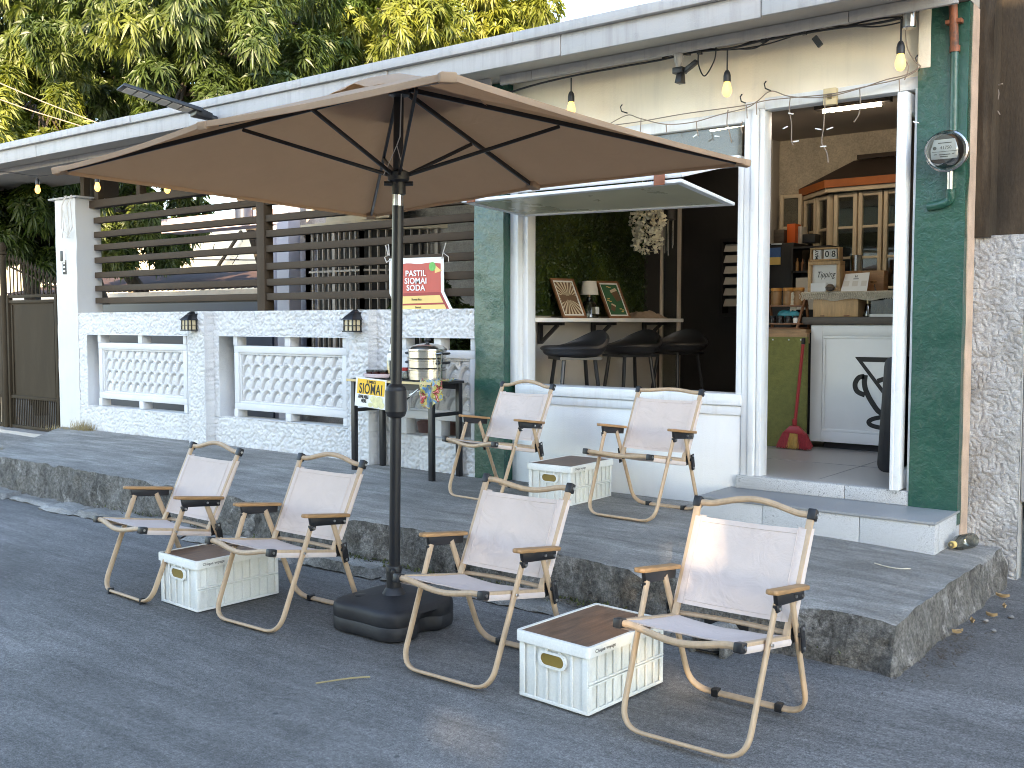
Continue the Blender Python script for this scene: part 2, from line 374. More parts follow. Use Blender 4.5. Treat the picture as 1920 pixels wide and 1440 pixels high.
M['wire_white'] = pm('pale wire', (.55,.52,.48), .1, 10, .6)
M['bulb'] = emis('lit bulb', (1.0,.52,.13), .42)
M['filament'] = emis('filament', (1.0,.80,.45), 5)
M['tube'] = emis('lit tube', (1.0,.88,.72), 9)
M['lamp_pane'] = pm('lantern pane', (.62,.52,.34), .1, 8, .4)
M['led_pane'] = pm('solar lamp panes', (.60,.55,.48), .08, 20, .3)
M['bark'] = pm('bark', (.05,.038,.028), .3, 9, .95, bmp=.02, bscale=22, stretch=(3,3,.6))
M['brass'] = pm('old brass', (.30,.24,.15), .15, 20, .35, metal=1)
M['outlet'] = pm('aged outlet plate', (.62,.50,.30), .1, 10, .5)
M['teal'] = pm('teal plastic bag', (.05,.30,.36), .3, 30, .35)
M['orange_box'] = pm('orange box', (.75,.13,.02), .06, 5, .5)
M['blue_label'] = pm('blue label', (.05,.12,.30), .2, 12, .5)
M['jar_honey'] = pm('honey jar', (.32,.17,.07), .12, 9, .35)
M['jar_lid'] = pm('amber lid', (.60,.27,.06), .1, 9, .4)
M['macrame'] = pm('macrame cord', (.62,.55,.43), .1, 60, .9, bmp=.004, bscale=150)
M['blocker'] = pm('sun blocker surface', (.50,.43,.34), .1, 2, .8)
M['drain_dark'] = pm('drain inside', (.012,.011,.01), .2, 5, .9)
def leaf_mat(name, a, b_, c_, tr):
    m, nt, b, N, L = _mat(name); out = nt.nodes['Material Output']; v = coords(nt)
    f = noise_node(nt, .9, 3, .6, v); g = noise_node(nt, 9, 2, .6, v)
    c = ramp(nt, f, [(.34, a), (.52, b_), (.70, c_)]); c = mixc(nt, 1.0, c, ramp(nt, g, [(.3, (.65,)*3), (.7, (1.35,)*3)]), 'MULTIPLY')
    L(c, b.inputs['Base Color']); b.inputs['Roughness'].default_value = .42; b.inputs['Specular IOR Level'].default_value = .4
    t = N('ShaderNodeBsdfTranslucent'); c2 = mixc(nt, 1.0, c, tr, 'MULTIPLY'); L(c2, t.inputs[0])
    mx = N('ShaderNodeMixShader'); mx.inputs[0].default_value = .3; L(b.outputs[0], mx.inputs[1]); L(t.outputs[0], mx.inputs[2]); L(mx.outputs[0], out.inputs[0]); return m
M['leaf'] = leaf_mat('mango leaf', (.030,.048,.014), (.055,.080,.020), (.125,.145,.030), (1.4,1.5,.6))
M['leaf_lit'] = leaf_mat('sunlit mango leaf', (.08,.10,.018), (.145,.16,.026), (.24,.23,.036), (1.5,1.5,.5))  # yellower copy of the leaf, sunlight put into the colour
M['leaf_d'] = leaf_mat('dark mango leaf', (.03,.05,.012), (.05,.08,.015), (.09,.115,.02), (1.5,1.6,.8))  # darker copy, shade put into the colour of the shaded crowns
M['hedge'] = leaf_mat('plastic hedge leaf', (.018,.036,.015), (.034,.062,.024), (.07,.11,.04), (1.2,1.3,.8))

# ================================================================ THE SETTING
def nz(p, f, a, s=0): q = V(p)*f + V((s, s*1.7, s*.6)); return V((noise.noise(q), noise.noise(q+V((31,7,3))), noise.noise(q+V((5,43,11)))))*a
b = MB(); b.box(-140, 140, -140, 140, -.5, -.03); tag(b.build('ground', M['stone']), kind='structure')
def road_fn(u, v):
    x, y = -45+u*90, -5.5+v*9.7
    return (x, y, noise.noise(V((x*.5, y*.5, 0)))*.006 - .004)
b = MB(); b.grid(road_fn, 180, 24); tag(b.build('road', M['road']), kind='structure')
# rougher slab to the right of the sidewalk, laid over the road with a broken joint
def apron_fn(u, v):
    y = 3.86+v*2.0; x0 = -1.30
    x = x0+u*(4.6-x0); e = .06*noise.noise(V((x*3, y*3, 2)))+.03*noise.noise(V((x*11, 1, 2)))
    yy = y + ((e-.13*u*(3.2 if u < .3 else 3.2*.3/u)) if v < .01 else 0)
    return (x, yy, -.012+.018*min(1, v*14) + noise.noise(V((x*1.3, yy*1.3, 4)))*.004 + max(0, yy-4.4)*.004)
b = MB(); b.grid(apron_fn, 60, 40); tag(b.build('pavement', M['apron']), kind='structure')
ZT = [(-10.6,.272), (-8,.283), (-5.7,.278), (-4.3,.256), (-3,.256), (-2,.235), (-1.5,.216), (-1.25,.203)]
def ztop(x):
    for (a, p), (c, q) in zip(ZT, ZT[1:]):
        if a <= x <= c: return p+(q-p)*(x-a)/(c-a)
    return ZT[0][1] if x < ZT[0][0] else ZT[-1][1]
def wd(p, k=1):
    p = V(p); d = nz(p, 2.2, .012)+nz(p, 7, .007, 3)+nz(p, 21, .0045, 9); return tuple(p+d*k)
def top_d(x, y):
    e = min(abs(y-3.97), abs(x+1.25)); k = .35+.9*max(0, 1-e/.05)
    p = V((x, y, ztop(x))); d = nz(p, 2.2, .012)+nz(p, 7, .007, 3)+nz(p, 21, .0045, 9)
    ch = max(0, noise.noise(V((x*4.5, y*4.5, 8)))-.1)*max(0, 1-e/.07)*.09
    return V((x+d.x*k, y+d.y*k, p.z+d.z*k*.6-ch))
YS = [3.97, 3.978, 3.99, 4.01, 4.04, 4.09] + [4.09+i*(5.64-4.09)/34 for i in range(1, 35)]
XN = 300
def xl(y): return -8.45-(y-3.97)*1.13
def xs(i, y): return xl(y)+(-1.25-xl(y))*i/XN if i < XN-6 else -1.25-[.05,.035,.024,.014,.006,0,0][i-(XN-6)]
b = MB(); vs = []; W = XN+1
for y in YS:
    for i in range(W): vs.append(top_d(xs(i, y), y))
fs = [(j*W+i, j*W+i+1, (j+1)*W+i+1, (j+1)*W+i) for j in range(len(YS)-1) for i in range(XN)]
NV = 9; base = len(vs)
for j in range(NV+1):
    t = j/NV
    for i in range(W):
        q = vs[i]; x, y = xs(i, 3.97), 3.97; z = q.z*(1-t)-.06*t
        p = V((x, y, z)); d = nz(p, 2.2, .014)+nz(p, 7, .016, 3)+nz(p, 21, .012, 9)+nz(p, 47, .007, 2); k = min(1, t*4)
        vs.append(V((q.x, q.y, z))*(1-k) + V((x+d.x*.5, y+d.y*1.6-.035*t+.02*t, z+d.z*.4))*k)
fs += [(base+(j+1)*W+i, base+(j+1)*W+i+1, base+j*W+i+1, base+j*W+i) for j in range(NV) for i in range(XN)]
base = len(vs); H = len(YS)
for j in range(NV+1):
    t = j/NV
    for m_, y in enumerate(YS):
        q = vs[m_*W+XN]; z = q.z*(1-t)-.06*t; p = V((-1.25, y, z)); d = nz(p, 2.2, .016)+nz(p, 7, .013, 3)+nz(p, 21, .008, 9); k = min(1, t*4)
        e = V((-1.25+d.x*1.5+.03*t, y+d.y*.5, z))
        if m_ == 0: e = V((vs[len(YS)*W + j*W + XN].x, vs[len(YS)*W+j*W+XN].y, z))
        vs.append(V((q.x, q.y, z))*(1-k) + e*k)
fs += [(base+j*H+i, base+j*H+i+1, base+(j+1)*H+i+1, base+(j+1)*H+i) for j in range(NV) for i in range(H-1)]
b.add([tuple(p) for p in vs], fs)
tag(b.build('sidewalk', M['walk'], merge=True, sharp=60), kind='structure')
# broken footing along the kerb
b = MB(); rng = random.Random(3); x = -8.3
while x < -1.6:
    w = rng.uniform(.28, .75); h = rng.uniform(.02, .055); y0 = 3.83-rng.uniform(0, .07); g = rng.uniform(.01, .035)
    if not (-2.22 < x+w/2 < -1.6):
        def fn(u, v, x=x, w=w, h=h, y0=y0):
            X, Y = x+u*w, y0+v*(3.99-y0); e = min(u, 1-u)*w; f = min(v*(3.99-y0), .2)
            z = h*min(1, e/.03+.15)*min(1, f/.03+.1) + noise.noise(V((X*9, Y*9, 1)))*.014 + noise.noise(V((X*30, Y*30, 1)))*.005
            return (X+noise.noise(V((X*6, Y*6, 3)))*.02, Y+noise.noise(V((X*6, Y*6, 7)))*.02, z)
        b.grid(fn, max(5, int(w/.03)), 7)
    x += w+g
tag(b.build('kerb', M['walk'], thick=.02), kind='structure')
b = MB(); rng = random.Random(5)                                    # moss and weeds in the joint below the sidewalk
for (cx, n, sp) in ((-4.15, 150, .16), (-3.75, 130, .2), (-3.0, 120, .25), (-2.62, 90, .14), (-5.3, 50, .3), (-1.75, 40, .1), (-6.4, 50, .4)):
    for i in range(n):
        p = V((cx+rng.gauss(0, sp), 3.93+rng.gauss(0, .025), .045+rng.uniform(0, .02))); a = rng.uniform(0, 6.3); l = rng.uniform(.006, .022)
        d = V((math.cos(a)*.7, math.sin(a)*.7, .9))*l; s_ = V((-math.sin(a), math.cos(a), 0))*l*.35
        b.add([p-s_, p+s_, p+d], [(0,1,2)])
tag(b.build('moss', M['moss']), 'small green weeds in the joint at the foot of the sidewalk', 'weeds', kind='stuff')
b = MB(); rng = random.Random(6)
for (cx, cy, cz, n, sp, h) in ((-9.72, 5.48, .27, 220, .09, .11), (-10.02, 5.45, .26, 120, .13, .05), (-10.6, 5.0, .05, 160, .22, .05)):
    for i in range(n):
        p = V((cx+rng.gauss(0, sp), cy+rng.gauss(0, .03), cz)); a = rng.uniform(0, 6.3); l = h*rng.uniform(.4, 1.2)
        d = V((math.cos(a)*.6, math.sin(a)*.4, 1))*l; s_ = V((-math.sin(a), math.cos(a), 0))*.003
        b.add([p-s_, p+s_, p+d], [(0,1,2)])
tag(b.build('dry_grass', M['bristle_dry']), 'dry yellow grass tufts at the foot of the white gate pillar', 'grass', kind='stuff')
b = MB()
def drive_fn(u, v): x = -16+u*6.2; y = 3.9+v*2.1; return (x, y, .02+v*.10+noise.noise(V((x*2, y*2, 3)))*.012)
b.grid(drive_fn, 40, 14); tag(b.build('driveway', M['walk']), kind='structure')
b = MB(); b.box(-30, -4.66, 5.66, 30, -.02, .14); tag(b.build('yard_ground', M['tile_gray']), kind='structure')

# ================================================================ THE SHOP BUILDING
SY = 5.64; FZ = .452
shop = thing('shop_building', 'white single storey cafe front with green columns, open door and flap window', 'building', (-3.05, SY, .2))
def part(bd, name, mat, parent=shop, **k): return bd.build(name, mat, parent, world=True, **k)
b = MB(); b.box(-17, -1.455, 5.12, 6.5, 2.965, 3.03); b.box(-8.9, -1.455, 6.5, 9.0, 2.965, 3.03); part(b, 'roof', M['soffit'])
b = MB(); rng = random.Random(1)
xs_ = [-17, -14.6, -12.1, -9.75, -7.3, -5.05, -3.62, -2.35, -1.43]
for a, c in zip(xs_, xs_[1:]):
    d = rng.uniform(-.006, .006); b.box(a+.003, c-.003, 5.10+d, 5.125+d, 2.93+rng.uniform(-.004,.004), 3.05)
part(b, 'fascia', M['fascia'], bevel=.003)
b = MB()
for a, c in zip([-17, -13.2, -10.6, -8.1, -5.9, -3.95, -2.6], [-13.2, -10.6, -8.1, -5.9, -3.95, -2.6, -1.42]):
    d = rng.uniform(-.004, .004); b.box(a+.002, c-.002, 5.07+d, 5.24, 3.052, 3.114+rng.uniform(-.004,.004))
part(b, 'roof_flashing', M['fascia'], bevel=.004)
b = MB()
for a, c in zip([-16, -12.2, -9.6, -7.2, -4.32, -4.06, -2.0], [-12.2, -9.6, -7.2, -4.40, -4.06, -2.0, -1.46]): b.box(a+.002, c-.002, 5.40, 5.425, 2.905, 2.963)
part(b, 'eave_board', M['fascia'], bevel=.003)
b = MB()                                                            # lower front wall with its returns
b.box(-4.404, -2.69, SY, SY+.13, .1, .856); part(b, 'front_wall', M['white_wall'], bevel=.008)
b = MB(); b.box(-4.404, -1.640, SY+.012, SY+.12, 2.575, 2.965); part(b, 'upper_wall', M['cream_wall'], bevel=.004)
b = MB(); b.box(-4.36, -2.68, SY-.025, SY+.16, .858, .926); b.box(-4.36, -2.685, SY-.012, SY+.02, .80, .856); part(b, 'window_sill', M['white_frame'], bevel=.006)
def column(x0, x1, y0, y1, z0, z1, nm, lab):
    b = MB()
    def disp(x, y, z, ax):
        k = noise.noise(V((x*6, z*4, y*6)))*.007+noise.noise(V((x*22, z*15, y*20+4)))*.0016; return k
    nz_ = int((z1-z0)/.022)
    b.grid(lambda u, v: (x0+u*(x1-x0), y0-disp(x0+u*(x1-x0), y0, z0+v*(z1-z0), 0), z0+v*(z1-z0)), 14, nz_)
    b.grid(lambda u, v: (x1+disp(x1, y0+u*(y1-y0), z0+v*(z1-z0), 1)*(1 if u > 0 else 0), y0+u*(y1-y0)-(disp(x1, y0, z0+v*(z1-z0), 0) if u == 0 else 0), z0+v*(z1-z0)), 8, nz_)
    b.grid(lambda u, v: (x0, y1-u*(y1-y0)-(disp(x0, y0, z0+v*(z1-z0), 0) if u == 1 else 0), z0+v*(z1-z0)), 4, nz_)
    o = part(b, nm, M['green'], merge=True); o['label'] = lab; return o
column(-4.665, -4.405, 5.55, 5.80, .18, 2.96, 'column', 'glossy green column beside the white breeze panels')
column(-1.702, -1.455, 5.60, 5.66, .30, 2.96, 'column', 'glossy green column carrying the electric meter')
b = MB(); b.box(-1.70, -1.452, 5.662, 5.79, .2, 2.96); part(b, 'wall_edge', pm('bare peach plaster', (.50,.36,.27), .2, 8, .85, grain=.1))
b = MB(); b.box(-1.702, -1.640, SY-.048, SY+.10, 2.66, 2.965); part(b, 'cream_return', M['cream_wall'], bevel=.004)
# frames
b = MB()
b.box(-4.404, -4.335, SY-.02, SY+.10, .926, 2.575); b.box(-4.335, -4.29, SY+.03, SY+.12, .926, 2.30)
b.box(-2.722, -2.686, SY-.01, SY+.10, .926, 2.30)
b.box(-4.335, -2.722, SY-.006, SY+.09, 2.268, 2.325); b.box(-4.335, -2.686, SY-.004, SY+.09, 2.508, 2.575)
part(b, 'window_frame', M['white_frame'], bevel=.004)
b = MB(); b.box(-4.335, -2.722, SY+.035, SY+.041, 2.325, 2.508); part(b, 'transom_pane', M['glass_transom'])
b = MB()                                                            # door posts and header, grooved
for x0, x1, y0 in ((-2.684, -2.642, 0), (-2.638, -2.60, -.012), (-2.596, -2.566, .012)): b.box(x0, x1, SY+y0-.012, SY+.10, .40, 2.575)
b.box(-2.566, -1.704, SY-.004, SY+.09, 2.566, 2.632); b.box(-2.684, -2.566, SY-.008, SY+.09, 2.575, 2.62); b.box(-1.722, -1.704, SY-.015, SY+.16, .452, 2.566)
part(b, 'door_frame', M['white_frame'], bevel=.004)
# folding flap window propped open above the counter opening
fl = MB(); A0, A1, B0, B1 = V((-4.30, 5.63, 2.285)), V((-2.735, 5.625, 2.275)), V((-4.36, 5.06, 2.135)), V((-2.70, 4.914, 2.112))
C0, C1 = V((-4.30, 5.645, 2.075)), V((-2.735, 5.62, 2.040))
def sash(fl, p, w=.045, h=.02):
    a, b_, c, d = p; n = ((b_-a).cross(d-a)).normalized()
    for s_, e_ in ((a, b_), (b_, c), (c, d), (d, a)):
        ctr = (a+b_+c+d)/4; t = (e_-s_).normalized(); inn = n.cross(t)
        if inn.dot(ctr-(s_+e_)/2) < 0: inn = -inn
        q = [s_-n*h/2, e_-n*h/2, e_-n*h/2+inn*w-t*w, s_-n*h/2+inn*w+t*w]; fl.hexa([*q, *[x+n*h for x in q]])
up_ = [A0, A1, B1+V((0,0,.014)), B0+V((0,0,.014))]; lo_ = [B0-V((0,0,.013)), B1-V((0,0,.013)), C1, C0]
flap = MB(); sash(flap, up_); flp = part(flap, 'flap_window', M['white_frame'], bevel=.003)
fl2 = MB(); sash(fl2, lo_, .045, .02); part(fl2, 'sash', M['white_frame'], flp, bevel=.003)
def pane(p, mat, parent, ins=.05):
    c = sum(p, V((0,0,0)))/4; q = [x+(c-x)*ins for x in p]; n = (q[1]-q[0]).cross(q[3]-q[0]).normalized()*.004
    b = MB(); b.hexa([x-n for x in q]+[x+n for x in q]); return part(b, 'pane', mat, parent)
pane(up_, M['glass_flap'], flp); pane(lo_, pm('cloudy flap sheet', (.52,.485,.33), .10, 3, .28, spec=.5), flp)
for t in (.06, .92):
    b = MB(); p = B0.lerp(B1, t); u = (B1-B0).normalized()*.035; b.hexa([p-u+V((0,-.019,-.03)), p+u+V((0,-.019,-.03)), p+u+V((0,-.012,-.03)), p-u+V((0,-.012,-.03)), p-u+V((0,-.019,.03)), p+u+V((0,-.019,.03)), p+u+V((0,-.012,.03)), p-u+V((0,-.012,.03))])
    part(b, 'hinge', M['rust'], flp, bevel=.002)
# open door leaf, swung inward against the right jamb
lx = -1.786
b = MB(); y0, y1 = 5.56, 6.30
b.box(lx, lx+.045, y0, y0+.085, .458, 2.548); b.box(lx, lx+.045, y1-.085, y1, .458, 2.548)
b.box(lx, lx+.045, y0+.085, y1-.085, .458, .56); b.box(lx, lx+.045, y0+.085, y1-.085, 2.45, 2.548)
b.box(lx-.006, lx+.014, y0-.004, y0+.03, .458, 2.548)
dl = part(b, 'door', M['white_frame'], bevel=.005)
b = MB(); b.box(lx+.02, lx+.026, y0+.085, y1-.085, .56, 2.45); part(b, 'pane', M['glass'], dl)
# interior shell
def struct(bd, name, mat): return tag(bd.build(name, mat), kind='structure')
b = MB(); b.box(-4.66, -1.47, SY+.02, 9.0, .30, FZ-.001); b.box(-1.47, -1.12, 6.01, 9.0, .30, FZ-.001)
struct(b, 'floor', M['tile_gray'])
b = MB()
for y in (6.42, 7.62): b.box(-4.6, -1.48, y, y+.003, FZ-.001, FZ+.0006)
for x in (-3.45, -2.25): b.box(x, x+.003, SY+.1, 8.4, FZ-.001, FZ+.0006)
part(b, 'floor_joint', M['step_top'])
b = MB(); b.box(-4.75, -4.62, 5.80, 8.0, .3, 2.96); struct(b, 'interior_wall_side', M['shop_wall'])
b = MB(); b.box(-4.6195, -4.610, 7.745, 8.0, 1.386, 2.88); part(b, 'added_dark_panel', M['dark'])  # dark board added to black out the lit end of the side wall
b = MB(); b.box(-4.62, -3.72, 8.46, 8.6, .3, 2.96); b.box(-4.75, -4.62, 8.0, 8.6, .3, 2.96); struct(b, 'interior_wall_dark', M['dark_wall'])
b = MB(); b.grid(lambda u, v: (-3.72+u*2.6, 8.44+noise.noise(V((u*80, v*90, 2)))*.006, .3+v*2.64), 110, 100); b.box(-3.72, -1.12, 8.46, 8.6, .3, 2.96); struct(b, 'interior_wall_back', M['stucco_in'])
b = MB(); b.box(-1.25, -1.12, 6.01, 8.46, .3, 2.96); struct(b, 'interior_wall_right', M['shop_wall'])
b = MB(); b.box(-4.62, -1.475, SY+.13, 8.44, 2.885, 2.955); b.box(-1.475, -1.25, 6.01, 8.44, 2.885, 2.955); struct(b, 'ceiling', M['ceiling'])
b = MB(); b.box(-3.80, -3.70, 8.30, 8.45, .45, 2.885); part(b, 'interior_pilaster', M['shop_wall'], bevel=.005)
# indoor bay window of the old house
bay = thing('bay_window', 'wooden bay window with small panes under an orange trimmed dark canopy', 'window', (-2.5, 8.4, 1.0))
zb, zt = 1.35, 2.36
pa, pb, pc = V((-3.46, 8.43, 0)), V((-3.10, 8.08, 0)), V((-1.5, 8.08, 0))
def bay_sash(p, q, z0, z1, name='sash', rows=4):
    b = MB(); u = (q-p).normalized(); n = V((u.y, -u.x, 0)); L = (q-p).length
    def bx(s0, s1, a, c, t=.03, o=0):
        q_ = [p+u*s0+n*(o-t/2), p+u*s1+n*(o-t/2), p+u*s1+n*(o+t/2), p+u*s0+n*(o+t/2)]; b.hexa([x+V((0,0,a)) for x in q_]+[x+V((0,0,c)) for x in q_])
    bx(0, .03, z0, z1, .045); bx(L-.03, L, z0, z1, .045); bx(.03, L-.03, z1-.03, z1); bx(.03, L-.03, z0, z0+.03)
    for r in range(1, rows):
        z = z0+.03+(z1-z0-.06)*r/rows; bx(.03, L-.03, z-.010, z+.010, .022)
    o = part(b, name, M['cream_trim'], bay, bevel=.003)
    b = MB(); q_ = [p+u*.03-n*.003, p+u*(L-.03)-n*.003, p+u*(L-.03)+n*.003, p+u*.03+n*.003]; b.hexa([x+V((0,0,z0+.03)) for x in q_]+[x+V((0,0,z1-.03)) for x in q_]); part(b, 'pane', M['glass'], o)
n_ = 3; 
for i in range(2): bay_sash(pa.lerp(pb, i/2+.02), pa.lerp(pb, (i+1)/2-.02), zb, zt)
xsb = [-3.08, -2.885, -2.69, -2.44, -2.19, -1.94, -1.69]
for a, c in zip(xsb, xsb[1:]): bay_sash(V((a+.006, 8.08, 0)), V((c-.006, 8.08, 0)), zb, zt)
b = MB(); rr = [V((-3.52, 8.43, 0)), V((-3.13, 8.0, 0)), V((-1.45, 8.0, 0))]
for a, c in zip(rr, rr[1:]):
    u = (c-a).normalized(); n = V((u.y, -u.x, 0))*.03; b.hexa([x+V((0,0,2.405)) for x in (a, c, c-n, a-n)]+[x+V((0,0,2.465)) for x in (a, c, c-n, a-n)])
part(b, 'canopy_trim', M['orange_trim'], bay)
b = MB(); 
for a, c in zip(rr, rr[1:]):
    u = (c-a).normalized(); n = V((u.y, -u.x, 0))*.03; o_ = -n*.6; b.hexa([x+o_+V((0,0,2.37)) for x in (a, c, c-n, a-n)]+[x+o_+V((0,0,2.402)) for x in (a, c, c-n, a-n)])
part(b, 'cornice', M['cream_trim'], bay)
b = MB(); t0, t1 = V((-3.05, 8.42, 2.66)), V((-1.45, 8.42, 2.66)); z = V((0,0,2.468)); b.add([rr[0]+z, rr[1]+z, rr[2]+z, t1, t0], [(0,1,4), (1,2,3,4)]); b.box(-3.02, -1.45, 8.40, 8.43, 2.665, 2.70, 0); part(b, 'canopy', M['shingle'], bay, thick=.01)
b = MB(); b.box(-3.44, -1.3, 8.10, 8.43, 1.28, 1.345); part(b, 'sill', M['cream_trim'], bay, bevel=.004)
b = MB(); b.box(-3.40, -1.3, 8.35, 8.39, 1.36, 2.36); part(b, 'dark_room', M['dark'], bay)
cs = thing('casement_shutter', 'small cream casement window folded open beside the bay window', 'window', (-3.5, 8.38, 1.7))
b = MB(); 
for x0, x1, z0, z1 in ((-3.655,-3.625,1.75,2.42), (-3.495,-3.465,1.75,2.42), (-3.625,-3.495,2.39,2.42), (-3.625,-3.495,2.13,2.155), (-3.625,-3.495,1.75,1.78)): b.box(x0, x1, 8.36, 8.40, z0, z1)
part(b, 'frame', M['cream_trim'], cs, bevel=.003)
b = MB(); b.box(-3.625, -3.495, 8.375, 8.381, 1.78, 2.39); part(b, 'pane', M['glass_transom'], cs)

# doorstep
ds = thing('doorstep', 'gray tiled doorstep with speckled terrazzo riser below the shop door', 'step', (-2.1, 5.4, .2))
b = MB()
for a, c in ((-2.745, -2.36), (-2.357, -1.83), (-1.827, -1.457)): b.box(a, c, 5.222, 5.30, .12, .360)
b.box(-1.53, -1.4575, 5.302, 5.66, .12, .360); b.box(-2.745, -2.6, 5.302, 5.66, .12, .360); part(b, 'riser', M['granite'], ds, bevel=.002)
b = MB(); b.box(-2.748, -1.454, 5.215, 5.66, .361, .375); part(b, 'tread', M['step_top'], ds, bevel=.003)
b = MB(); b.box(-2.70, -2.05, 5.605, 5.67, .376, .452); b.box(-2.047, -1.705, 5.605, 5.67, .376, .452); part(b, 'threshold', M['granite'], ds, bevel=.002)

# ================================================================ BALUSTRADE with displaced dash stucco
bal = thing('garden_wall', 'low white stucco garden wall with basket weave panels and pilasters', 'wall', (-7.2, 5.6, .25))
BY = 5.55
opens = [(-9.71, -8.03, .523, 1.228), (-7.57, -5.967, .533, 1.230), (-5.49, -4.66, .52, 1.238)]
pils = [(-7.90, -7.655), (-5.838, -5.632)]
X0, X1, Z0, Z1 = -9.86, -4.662, .16, 1.446
def dash(x, z):
    p = V((x*25, z*25, 0)); a = noise.noise(p)+.45*noise.noise(p*2.3+V((9,2,0)))
    return .004*noise.noise(p*.5)-.015*max(0, 1-abs(a)/.20)
stp = .0088; nu, nv = int((X1-X0)/stp), int((Z1-Z0)/stp)
vs = []
xsn = sorted(set([X0+(X1-X0)*i/nu for i in range(nu+1)] + [e for o in opens for e in o[:2]] + [e+d for p in pils for e, d in ((p[0], -.0012), (p[0], 0), (p[1], 0), (p[1], .0012))]))
zsn = sorted(set([Z0+(Z1-Z0)*i/nv for i in range(nv+1)] + [e for o in opens for e in o[2:]]))
xsn = [x for x in xsn if X0 <= x <= X1]
nX, nZ = len(xsn), len(zsn)
for z in zsn:
    for x in xsn:
        inp = any(p[0]-.0006 <= x <= p[1]+.0006 for p in pils); edge = any(abs(x-o[k]) < .004 and o[2]-.004 < z < o[3]+.004 for o in opens for k in (0, 1)) or any(abs(z-o[k]) < .004 and o[0] < x < o[1] for o in opens for k in (2, 3))
        e = 0 if edge else dash(x, z)
        if inp: e *= min(1, min(x-pils[0][0] if x < -7 else x-pils[1][0], pils[0][1]-x if x < -7 else pils[1][1]-x)/.012) if True else 0
        vs.append((x, (BY-.088 if inp else BY)-e-(.004 if z > Z1-.02 else 0), z))
fs = []
for j in range(nZ-1):
    zc = (zsn[j]+zsn[j+1])/2
    for i in range(nX-1):
        xc = (xsn[i]+xsn[i+1])/2
        if any(o[0] < xc < o[1] and o[2] < zc < o[3] for o in opens): continue
        fs.append((j*nX+i, j*nX+i+1, (j+1)*nX+i+1, (j+1)*nX+i))
b = MB(); b.add(vs, fs)
# thickness: reveals, back and top
TH = .16
for (a, c, z0, z1) in opens:
    b.add([(a,BY,z0),(c,BY,z0),(c,BY+TH,z0),(a,BY+TH,z0),(a,BY,z1),(c,BY,z1),(c,BY+TH,z1),(a,BY+TH,z1)], [(0,1,2,3), (7,6,5,4), (0,3,7,4), (2,1,5,6)])
ed = [X0]+[e for o in opens for e in o[:2]]+[X1]
b.add([(X0,BY+.01,Z1),(X1,BY+.01,Z1),(X1,BY+TH,Z1),(X0,BY+TH,Z1)], [(0,1,2,3)])
for (a, c) in pils: b.add([(a,BY-.088,Z1),(c,BY-.088,Z1),(c,BY+.02,Z1),(a,BY+.02,Z1)], [(0,1,2,3)])
for k in range(0, len(ed), 2): b.add([(ed[k],BY+TH,Z0),(ed[k+1],BY+TH,Z0),(ed[k+1],BY+TH,Z1),(ed[k],BY+TH,Z1)], [(3,2,1,0)])
for (a, c, z0, z1) in opens: b.add([(a,BY+TH,Z0),(c,BY+TH,Z0),(c,BY+TH,z0),(a,BY+TH,z0),(a,BY+TH,z1),(c,BY+TH,z1),(c,BY+TH,Z1),(a,BY+TH,Z1)], [(3,2,1,0), (7,6,5,4)])
L0 = bal.location
raw('wall', [tuple(V(p)-L0) for p in b.v], b.f, M['stucco'], bal, smooth=True)
b = MB(); b.box(X0, X1, BY+.012, BY+TH-.012, Z0, .5); part(b, 'wall_core', M['stucco'], bal)
